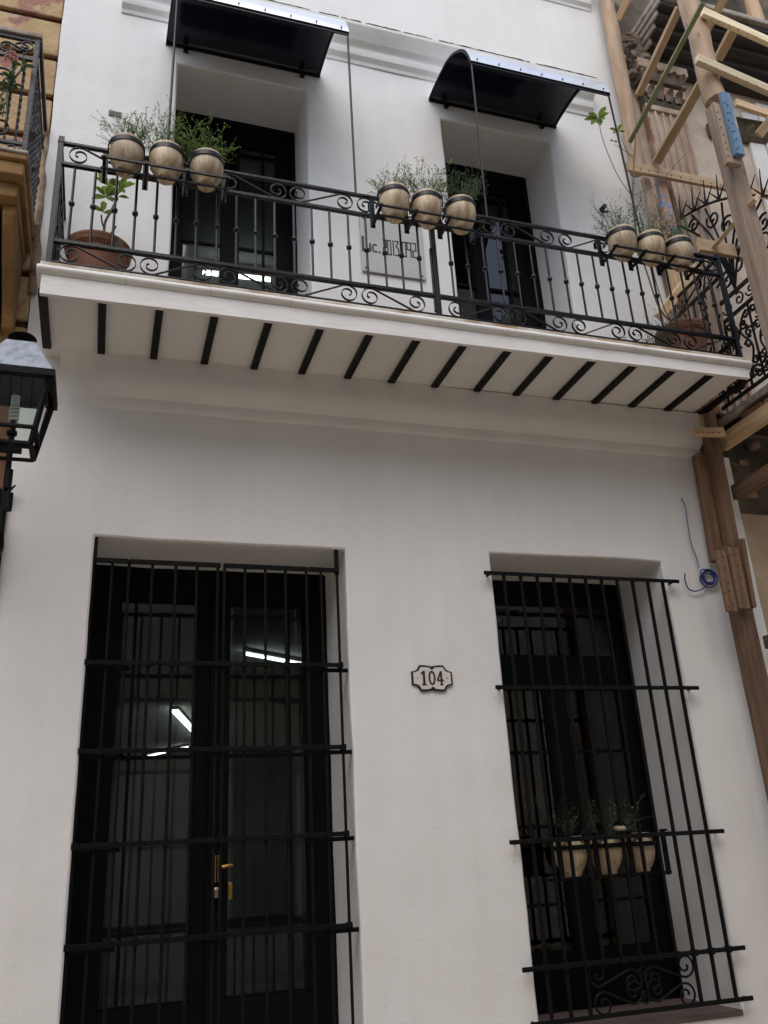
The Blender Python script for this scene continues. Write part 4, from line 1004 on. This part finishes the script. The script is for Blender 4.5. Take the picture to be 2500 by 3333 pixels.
# iron side screen between the two balconies (plane x = const)
gs = thing('iron_screen', (4.94, -.5, 5.0), 'black wrought iron scroll screen with spikes between the two balconies', 'screen')
GX = 4.94
def P3(y, z): return V(GX, y, z)
def gtube(pts, r=.013, name='scroll'): MB().tube([P3(*p) for p in pts], r, 6).build(name, 'black_iron', gs, smooth='auto')
def gcurve(pts, r=.011, name='scroll', taper=False):
    q = smooth_pts([P3(*p) for p in pts], 6); rr = [r * (1 - .75 * i / len(q)) for i in range(len(q))] if taper else r
    MB().tube(q, rr, 6).build(name, 'black_iron', gs, smooth='auto')
for z, h_ in ((5.03, .028), (5.745, .030), (5.93, .034)):
    MB().box(GX - .012, GX + .012, -1.22, .0, z - h_ / 2, z + h_ / 2).build('rail', 'black_iron', gs, bevel=.003)
for y, zt in ((-.015, 7.02), (-1.21, 6.35)): MB().box(GX - .015, GX + .015, y - .015, y + .015, 4.98, zt).build('upright', 'black_iron', gs, bevel=.003)
cols = [-.16, -.46, -.76, -1.06]
for y in cols:
    for s_ in (1, -1):
        # lyre: stem rises, parts into large C scrolls
        gcurve([(y + s_ * .004, 5.04), (y + s_ * .012, 5.14), (y + s_ * .085, 5.28), (y + s_ * .10, 5.38), (y + s_ * .035, 5.49), (y + s_ * .01, 5.56), (y + s_ * .06, 5.66), (y + s_ * .12, 5.70)], .010)
        gtube(spiral(y + s_ * .075, 5.135, .056, (.3 if s_ > 0 else PI - .3), 1.25, s_ > 0), .0125)
        gtube(spiral(y + s_ * .055, 5.60, .048, (-.6 if s_ > 0 else PI + .6), 1.2, s_ < 0), .0105)
        gtube(spiral(y + s_ * .060, 5.40, .042, (PI * .9 if s_ > 0 else .1 * PI), 1.1, s_ < 0), .010)
        b_ = MB(); b_.lathe([(0, -.016), (.012, -.010), (.016, 0), (.012, .010), (0, .016)], 8, P3(y + s_ * .075, 5.135)); b_.lathe([(0, -.016), (.012, -.010), (.016, 0), (.012, .010), (0, .016)], 8, P3(y + s_ * .055, 5.60))
        b_.build('boss', 'black_iron', gs, smooth=True)
for y in (-.31, -.61, -.91, -1.16):
    for s_ in (1, -1):
        for zz, rr_, t_ in ((5.11, .040, 1.2), (5.24, .045, 1.3), (5.50, .050, 1.3), (5.66, .040, 1.2)):
            gtube(spiral(y + s_ * (rr_ + .004), zz, rr_, (2.6 if s_ > 0 else .5) * (1 if zz < 5.4 else -1), t_, (s_ > 0) == (zz < 5.4)), .0105)
    gcurve([(y, 5.04), (y + .004, 5.35), (y, 5.73)], .0115)
for (y, zz, rr_, a_, cw_) in ((-.12, 6.06, .085, 1.0, True), (-.46, 6.08, .09, 2.0, False), (-.78, 6.07, .085, 1.0, True), (-1.08, 6.08, .08, 2.2, False), (-.10, 6.28, .08, -1.0, True), (-.44, 6.36, .10, -2.0, False), (-.72, 6.30, .08, -.8, True), (-.98, 6.27, .08, 2.2, False), (-.30, 6.55, .08, .6, True), (-.60, 6.56, .08, 2.4, False), (-.08, 6.70, .07, .8, True)):
    gtube(spiral(y, zz, rr_, a_, 1.35, cw_), .0115)
for k in range(8): # small scrolls between the two upper rails
    y = -.10 - .145 * k; gtube(spiral(y, 5.838, .062, 1.2 * (k % 2), 1.3, bool(k % 2)), .0085)
# large scrolls and the fan
for (yc_, zc_, R_, a_, t_, cw_) in ((-.30, 6.17, .155, -.9, 1.5, True), (-.62, 6.14, .15, -2.2, 1.45, False), (-.93, 6.10, .13, -.9, 1.4, True), (-.14, 6.50, .10, .8, 1.4, False), (-.46, 6.74, .09, .7, 1.5, False), (-.22, 6.86, .075, .4, 1.4, True), (-.80, 6.42, .09, 2.2, 1.4, True)):
    gtube(spiral(yc_, zc_, R_, a_, t_, cw_), .0105)
arc = [(0, 7.06), (-.10, 7.05), (-.30, 6.98), (-.48, 6.90), (-.70, 6.77), (-.90, 6.62), (-1.08, 6.46), (-1.21, 6.33)]
gcurve(arc, .012, 'arched_rail')
base_ = (-.52, 5.95)
for y, z in ((-.06, 6.98), (-.22, 6.98), (-.40, 6.90), (-.60, 6.80), (-.82, 6.66), (-1.02, 6.48)):
    mx_ = (base_[0] + y) / 2; mz_ = (base_[1] + z) / 2
    gcurve([base_, (mx_ + (y - base_[0]) * -.18, mz_ + .05), (y * 1.0, z)], .011, 'fan_rib')
for (y, z) in ((-.08, 7.05), (-.26, 6.99), (-.42, 6.93), (-.58, 6.85), (-.74, 6.75), (-.90, 6.62), (-1.04, 6.50)):
    gcurve([(y, z), (y - .01, z + .10), (y - .035, z + .25)], .013, 'spike', True)
    gcurve([(y, z), (y + .05, z + .09), (y + .10, z + .17)], .011, 'spike', True)
    gcurve([(y, z), (y - .06, z + .06), (y - .12, z + .12)], .011, 'spike', True)
for (y, z) in ((-.70, 5.40), (-.86, 5.3), (-.55, 5.46)):
    m = MB(); m.lathe([(0, -.02), (.016, -.01), (.02, 0), (.016, .01), (0, .02)], 8, P3(y, z)); m.build('boss', 'black_iron', gs, smooth=True)

# ================================================================= orange house on the left
og = thing('orange_house', (-3, 0, .14), 'ochre and faded red rendered house with grooved block courses at the left edge', 'house')
zc = [6.38, 6.98, 7.60, 8.20, 8.80, 9.40, 10.0, 10.6, 11.2]
zj = [at(200, 70)[2], at(190, 190)[2], at(172, 320)[2]]
st_ = (zj[0] - zj[2]) / 2; z0_ = zj[2] - st_ * 6
MB().box(-8, -.650, .035, 7, .14, 11.5).build('wall', 'orange_joint', og)
k = 0; z = z0_
while z < 11.4:
    za = max(z + .028, .16); zb_ = z + st_ - .028
    if zb_ > za:
        xs_ = [-8, -6.6, -5.2, -3.9, -2.6, -1.5, -.634]
        off = .45 if k % 2 else 0
        MB().box(-4.5, -.634, -.005 if za > 5 else -.002, .034, za, zb_).build('block_course', 'orange_plaster', og, bevel=.012)
    z += st_; k += 1
# ragged render strip where the two houses meet
uneven = MB(); prev = None
for k in range(30):
    z = 5.35 + k * .05; xr_ = -.628 + noise.noise(V(0, 3, z * 5)) * .02 + .035 * (1 - k / 30); y_ = -.02 + noise.noise(V(4, 3, z * 7)) * .014
    tp = 1 - k / 34; row = [V(-.66, -.002, z), V(-.648, (y_ - .006) * tp, z), V(xr_ - .012, (y_ - .006) * tp, z), V(xr_, .006, z)]
    i = len(uneven.v); uneven.v += row
    if prev is not None:
        for q in range(3): uneven.f.append((prev + q, prev + q + 1, i + q + 1, i + q)); uneven.m.append(0)
    prev = i
uneven.build('ragged_render', 'weathered_edge', og, smooth=True)
# balcony with moulded corbels
OX = -.652; OZ = 5.85
MB().box(-4.5, OX, -.80, -.001, OZ - .055, OZ - .012).build('balcony_slab', 'ochre_corbel', og, bevel=.008)
MB().box(-4.5, OX + .004, -.812, -.001, OZ - .011, OZ + .012).build('slab_edge', 'hood_edge', og, bevel=.008)
MB().box(-4.5, OX - .012, -.775, -.001, OZ - .16, OZ - .057).build('slab_moulding', 'ochre_corbel', og, bevel=.012)
MB().box(-4.5, OX - .045, -.70, -.001, OZ - .27, OZ - .162).build('slab_moulding', 'ochre_corbel', og, bevel=.012)
def corbel(xa_, xb_, zt, depth, drop):
    m = MB(); pr = [(0, zt), (-depth, zt), (-depth, zt - drop * .12), (-depth * .92, zt - drop * .22), (-depth * .72, zt - drop * .42), (-depth * .48, zt - drop * .62), (-depth * .25, zt - drop * .82), (-depth * .16, zt - drop), (0, zt - drop * 1.02)]
    m.extrude(pr, (xa_, 0, 0), (xb_, 0, 0), (0, 1, 0), (0, 0, 1)); return m.build('corbel', 'ochre_corbel', og, bevel=.010)
for k in range(5):
    xa_ = OX - .055 - .098 * k
    corbel(xa_ - .075, xa_, OZ - .272, .62 - .02 * (k % 2), .58 if k < 3 else .80)
corbel(OX - .74, OX - .56, OZ - .272, .66, .66)
for k in range(4): corbel(-2.4 - .1 * k, -2.325 - .1 * k, OZ - .272, .6, .6)
rc = thing('old_railing', (-.9, -.79, OZ), 'old dark iron railing with twisted bars on the ochre house balcony', 'railing')
OY = -.785; OXR = OX - .02
m = MB(); m.box(-4.5, OXR + .022, OY - .028, OY + .022, OZ + .985, OZ + 1.02); m.build('hand_rail', 'hood_edge', rc, bevel=.006)
MB().box(-4.5, OXR, OY - .012, OY + .012, OZ + .955, OZ + .982).build('rail', 'old_iron', rc)
for z in (OZ + .80, OZ + .075): MB().box(-4.5, OXR, OY - .012, OY + .012, z - .012, z + .012).build('rail', 'old_iron', rc)
MB().box(OXR - .02, OXR + .012, OY - .016, OY + .016, OZ + .0, OZ + .983).build('corner_post', 'old_iron', rc, bevel=.003)
MB().box(OXR - .002, OXR + .022, OY + .020, .0, OZ + .96, OZ + 1.01).build('side_rail', 'old_iron', rc)
for z in (OZ + .80, OZ + .075): MB().box(OXR - .006, OXR + .014, OY + .018, .0, z - .012, z + .012).build('side_rail', 'old_iron', rc)
def twisted(x, y, z0_, z1_):
    m = MB(); n = 46; h_ = .0085
    for i in range(n + 1):
        a = i * .42; z = z0_ + (z1_ - z0_) * i / n
        for q in range(4): b__ = a + q * PI / 2; m.v.append(V(x + h_ * 1.25 * cos(b__), y + h_ * 1.25 * sin(b__), z))
    for i in range(n):
        for q in range(4): m.f.append((i * 4 + q, i * 4 + (q + 1) % 4, i * 4 + 4 + (q + 1) % 4, i * 4 + 4 + q)); m.m.append(0)
    return m.mesh('twisted_bar', 'old_iron')
tw = twisted(0, 0, OZ + .087, OZ + .788)
for x in (-.735, -.80, -1.17, -1.30, -1.5): put('twisted_bar', tw, rc, M=Matrix.Translation((x, OY, 0)))
for k in range(7): put('twisted_bar', tw, rc, M=Matrix.Translation((OXR + .004, OY + .10 * (k + 1), 0)))
for k in range(6):
    pts = s_scroll(OY + .08 + .11 * k, OZ + .25 + .1 * (k % 3), OY + .12 + .11 * k, OZ + .62, .034, bool(k % 2), 1.2)
    MB().ribbon([(OXR + .006, y, z) for y, z in pts], (1, 0, 0), .014, .005).build('scroll', 'old_iron', rc, smooth='auto')
for (a, b_, c, d, R_, fl) in ((-.74, OZ + .91, -.86, OZ + .865, .045, False), (-1.08, OZ + .88, -.95, OZ + .88, .045, True), (-.86, OZ + .60, -1.0, OZ + .30, .085, True), (-.84, OZ + .19, -1.02, OZ + .45, .075, False)):
    if a > c: a, b_, c, d = c, d, a, b_
    pts = s_scroll(a, b_, c, d, min(R_, .45 * math.hypot(c - a, d - b_)), fl, 1.3)
    MB().ribbon([(x, OY - .004, z) for x, z in pts], (0, 1, 0), .016, .006).build('scroll', 'old_iron', rc, smooth='auto')
MB().ribbon([(x, OY, z) for x, z in spiral(-.78, OZ + .885, .060, -1.2, 1.4, True)], (0, 1, 0), .016, .006).build('scroll', 'old_iron', rc, smooth='auto')
MB().ribbon([(x, OY, z) for x, z in spiral(-.745, OZ + .035, .040, .6, 1.3, False)], (0, 1, 0), .016, .006).build('scroll', 'old_iron', rc, smooth='auto')
for a in ((-.80, -1.02), (-.76, -.95)):
    MB().bar((a[0], OY + .012, OZ + .70), (a[1], OY + .012, OZ + .22), .012, .006).build('slanted_bar', 'old_iron', rc)
# flowering creeper on it
fp = thing('flowering_creeper', tuple(at(30, 330, -.84)), 'green creeper with pink blossom on the old railing', 'plant')
Yq = -.83
MB().tube(smooth_pts([at(20, 400, Yq), at(25, 300, Yq), at(30, 240, Yq), at(45, 200, Yq), at(40, 180, Yq)], 5), .005, 6).build('stem', 'stem_green', fp, smooth=True)
MB().tube(smooth_pts([at(8, 380, Yq), at(30, 270, Yq), at(62, 205, Yq)], 5), .004, 6).build('stem', 'stem_green', fp, smooth=True)
m = MB()
for (a, b_, n_, l_) in ((30, 250, 6, .055), (20, 285, 5, .06), (75, 215, 4, .07), (8, 335, 4, .06), (12, 270, 4, .05), (45, 275, 4, .05), (6, 365, 3, .05)): leafset(m, at(a, b_, Yq), n_, l_, rnd, 0)
m.build('leaves', 'leaf_dark', fp, kind='stuff')
m = MB()
for k in range(36):
    p = at(30 + rnd.gauss(10, 9), 185 + rnd.gauss(0, 9), Yq + rnd.uniform(-.02, .02)); leafset(m, p, 3, .022, rnd)
m.build('blossom', 'flower_pink', fp, kind='stuff')

# ================================================================= street lantern
ln = thing('street_lantern', (-.56, 0, 3.3), 'black street lantern with grey tin roof hung from a wall bracket at the left edge', 'lantern')
LX, LY, LZ, LH = -.558, -.792, 4.19, .208
c = V(LX, LY, 0)
def ring(m, z0_, z1_, h0, h1, t):     # square frustum ring of four bars
    for (ax, ay) in ((1, 0), (-1, 0), (0, 1), (0, -1)):
        pass
def corner(h_, sx_, sy_, z): return V(LX + sx_ * h_, LY + sy_ * h_, z)
CR = [(-1, -1), (1, -1), (1, 1), (-1, 1)]
m = MB()
for i in range(4):    # rim: a deep square collar
    a, b_ = CR[i], CR[(i + 1) % 4]
    m.hexa([corner(LH, *a, LZ - .028), corner(LH, *b_, LZ - .028), corner(LH - .022, *a, LZ - .028), corner(LH - .022, *b_, LZ - .028), corner(LH, *a, LZ + .012), corner(LH, *b_, LZ + .012), corner(LH - .022, *a, LZ + .012), corner(LH - .022, *b_, LZ + .012)])
m.build('rim', 'black_iron_dull', ln)
MB().box(LX - LH + .022, LX + LH - .022, LY - LH + .022, LY + LH - .022, LZ - .004, LZ + .004).build('inner_plate', 'black_iron_dull', ln)
m = MB(); rt, rz = .076, LZ + .250; i = 0
m.v = [corner(LH - .012, *q, LZ + .0125) for q in CR] + [corner(rt, *q, rz) for q in CR]
for k in range(4): m.f.append((k, (k + 1) % 4, 4 + (k + 1) % 4, 4 + k)); m.m.append(0)
m.f.append((4, 5, 6, 7)); m.m.append(0); m.build('tin_roof', 'galvanised', ln)
m = MB(); m.lathe([(.0, -.005), (.040, -.005), (.036, .030), (.034, .048), (.070, .052), (.078, .058), (.074, .064), (.04, .070), (.0, .072)], 28, (LX, LY, rz)); m.build('cap_disc', 'black_iron_dull', ln, smooth='auto')
LB, ZB = .112, 3.785       # foot of the glazed body
ZM = 3.875
hm = LB + (LH - .03 - LB) * (ZM - ZB) / (LZ - .03 - ZB)
for q in CR: MB().bar(corner(LB, *q, ZB), corner(LH - .03, *q, LZ - .028), .024, .022, face=(q[0], q[1], 0)).build('corner_bar', 'black_iron_dull', ln)
for (h_, z, t) in ((LB, ZB, .024), (hm, ZM, .026)):
    m = MB()
    for i in range(4): m.bar(corner(h_, *CR[i], z), corner(h_, *CR[(i + 1) % 4], z), t, .014, face=(0, 0, 1))
    m.build('frame_bar', 'black_iron_dull', ln)
for i in range(4):
    a, b_ = CR[i], CR[(i + 1) % 4]
    MB().quad(corner(hm, *a, ZM), corner(hm, *b_, ZM), corner(LH - .035, *b_, LZ - .03), corner(LH - .035, *a, LZ - .03)).build('glass_pane', 'lamp_glass', ln)
MB().tube([(LX, LY, 3.30), (LX, LY, 3.88)], .014, 10).build('stem', 'black_iron_dull', ln, smooth='auto')
m = MB(); m.tube([(LX, LY, 3.88), (LX, LY, 3.90)], .028, 12)
m.build('bulb_holder', 'black_iron_dull', ln)
m = MB(); m.tube([(LX, LY, 4.06), (LX, LY, 4.12)], .024, 12); m.build('bulb_base', 'bulb_white', ln, smooth='auto')
hx = [(LX + .022 * cos(k * .7), LY + .022 * sin(k * .7), 3.955 + .105 * k / 40) for k in range(41)]
MB().tube(hx, .0085, 8).build('spiral_bulb', 'bulb_white', ln, smooth=True)
MB().tube([(LX, LY, 3.90), (LX, LY, 3.97)], .010, 8).build('bulb_stem', 'black_iron_dull', ln)
# bracket
MB().box(LX - .06, LX + .06, LY - .012, LY + .012, 3.772, 3.800).build('foot_bar', 'black_iron_dull', ln)
MB().tube(smooth_pts([V(LX, LY, 3.32), V(LX, LY + .10, 3.26), V(-.60, -.45, 3.30), V(-.64, -.2, 3.50), V(-.655, -.03, 3.52)], 6), .014, 8).build('arm', 'black_iron_dull', ln, smooth=True)
m = MB(); m.tube([(LX + .025, LY - .03, 3.42), (LX + .025, LY - .03, 3.52)], .022, 10); m.tube([(LX + .012, LY - .02, 3.55), (LX + .012, LY - .02, 3.66)], .020, 10); m.build('cable_sleeve', 'black_iron_dull', ln, smooth='auto')
m = MB(); m.box(-.700, -.628, -.030, -.008, 2.9, 3.86); m.build('wall_plate', 'black_iron_dull', ln, bevel=.004)
for k, (dx, dz) in enumerate(((.06, .09), (.0, .11), (-.05, .08))):
    MB().tube(smooth_pts([V(-.655, -.025, 3.78), V(-.65 + dx * .3, -.045, 3.84), V(-.648 + dx, -.06, 3.80 + dz)], 4), [.020 - .0019 * i for i in range(9)], 6).build('leaf_tip', 'black_iron_dull', ln, smooth='auto')
MB().ribbon([(-.672, y, z) for y, z in spiral(-.12, 3.66, .09, 1.6, 1.4)], (1, 0, 0), .02, .010).build('bracket_scroll', 'black_iron_dull', ln)
MB().ribbon([(-.672, y, z) for y, z in spiral(-.11, 3.42, .08, 1.6, 1.4, False)], (1, 0, 0), .02, .010).build('bracket_scroll', 'black_iron_dull', ln)

# ================================================================= houses across the street (seen mirrored in the panes)
def opposite(x0, x1, h_, m_, label, bal_z):
    t = thing('opposite_house', ((x0 + x1) / 2, -8.6, .14), label, 'house', 'houses across the street')
    MB().box(x0, x1, -14, -8.6, .14, h_).build('wall', m_, t)
    MB().box(x0, x1, -8.6, -8.35, h_ - .3, h_ + .05).build('cornice', 'trim_paint', t)
    n = int((x1 - x0) / 2.6)
    for fl in range(int(h_ // 4.2)):
        for k in range(n):
            xc = x0 + (k + .5) * (x1 - x0) / n; zb__ = .6 + 4.3 * fl
            m = MB(); m.box(xc - .66, xc - .55, -8.6, -8.54, zb__, zb__ + 2.9); m.box(xc + .55, xc + .66, -8.6, -8.54, zb__, zb__ + 2.9); m.box(xc - .66, xc + .66, -8.6, -8.53, zb__ + 2.9, zb__ + 3.05)
            wf = m.build('window', 'trim_paint', t)
            MB().box(xc - .549, xc - .01, -8.6, -8.57, zb__, zb__ + 2.899).build('shutter', 'shutter_paint', wf); MB().box(xc + .01, xc + .549, -8.6, -8.57, zb__, zb__ + 2.899).build('shutter', 'shutter_paint', wf)
    for z in bal_z:
        MB().box(x0 + .4, x1 - .4, -8.6, -7.8, z - .15, z).build('balcony_slab', 'trim_paint', t)
        m = MB()
        for k in range(int((x1 - x0 - .9) / .13)): m.box(x0 + .45 + .13 * k, x0 + .465 + .13 * k, -7.86, -7.845, z, z + .95)
        m.box(x0 + .4, x1 - .4, -7.875, -7.83, z + .95, z + .99); m.build('balcony_rails', 'black_iron', t, kind='stuff')
    return t
oa = opposite(-7, 1.0, 9.2, 'pale_plaster', 'pale rendered house across the street, left of the two', (4.9,))
ob_ = opposite(1.0, 7.95, 9.6, 'cream_plaster', 'cream rendered house across the street with added blocks on its roof', (4.9,))
MB().box(1.15, 3.3, -12, -8.65, 9.6, 14.2).build('added_roof_block', 'cream_plaster', ob_)  # added unseen blocks: keep sky out of the balcony door reflections
MB().box(6.6, 7.9, -12, -8.65, 9.6, 14.2).build('added_roof_block', 'cream_plaster', ob_)
oc = opposite(7.95, 16, 9.4, 'pale_plaster', 'lower pale house across the street to the right', (4.9,))
MB().box(8.55, 10.4, -12, -8.65, 9.4, 13.4).build('added_roof_block', 'pale_plaster', oc)  # added block: leaves a gap of sky for the right door's panes
opposite(-18, -7, 9.0, 'cream_plaster', 'cream house across the street far to the left', ())
MB().box(11.5, 26, 0, 8, .14, 10.5).build('neighbour_house', 'cream_plaster', None, label='plain cream house further along the street on the right', cat='house')
MB().box(-22, -8.0, 0, 8, .14, 11).build('neighbour_house', 'pale_plaster', None, label='plain pale house further along the street on the left', cat='house')
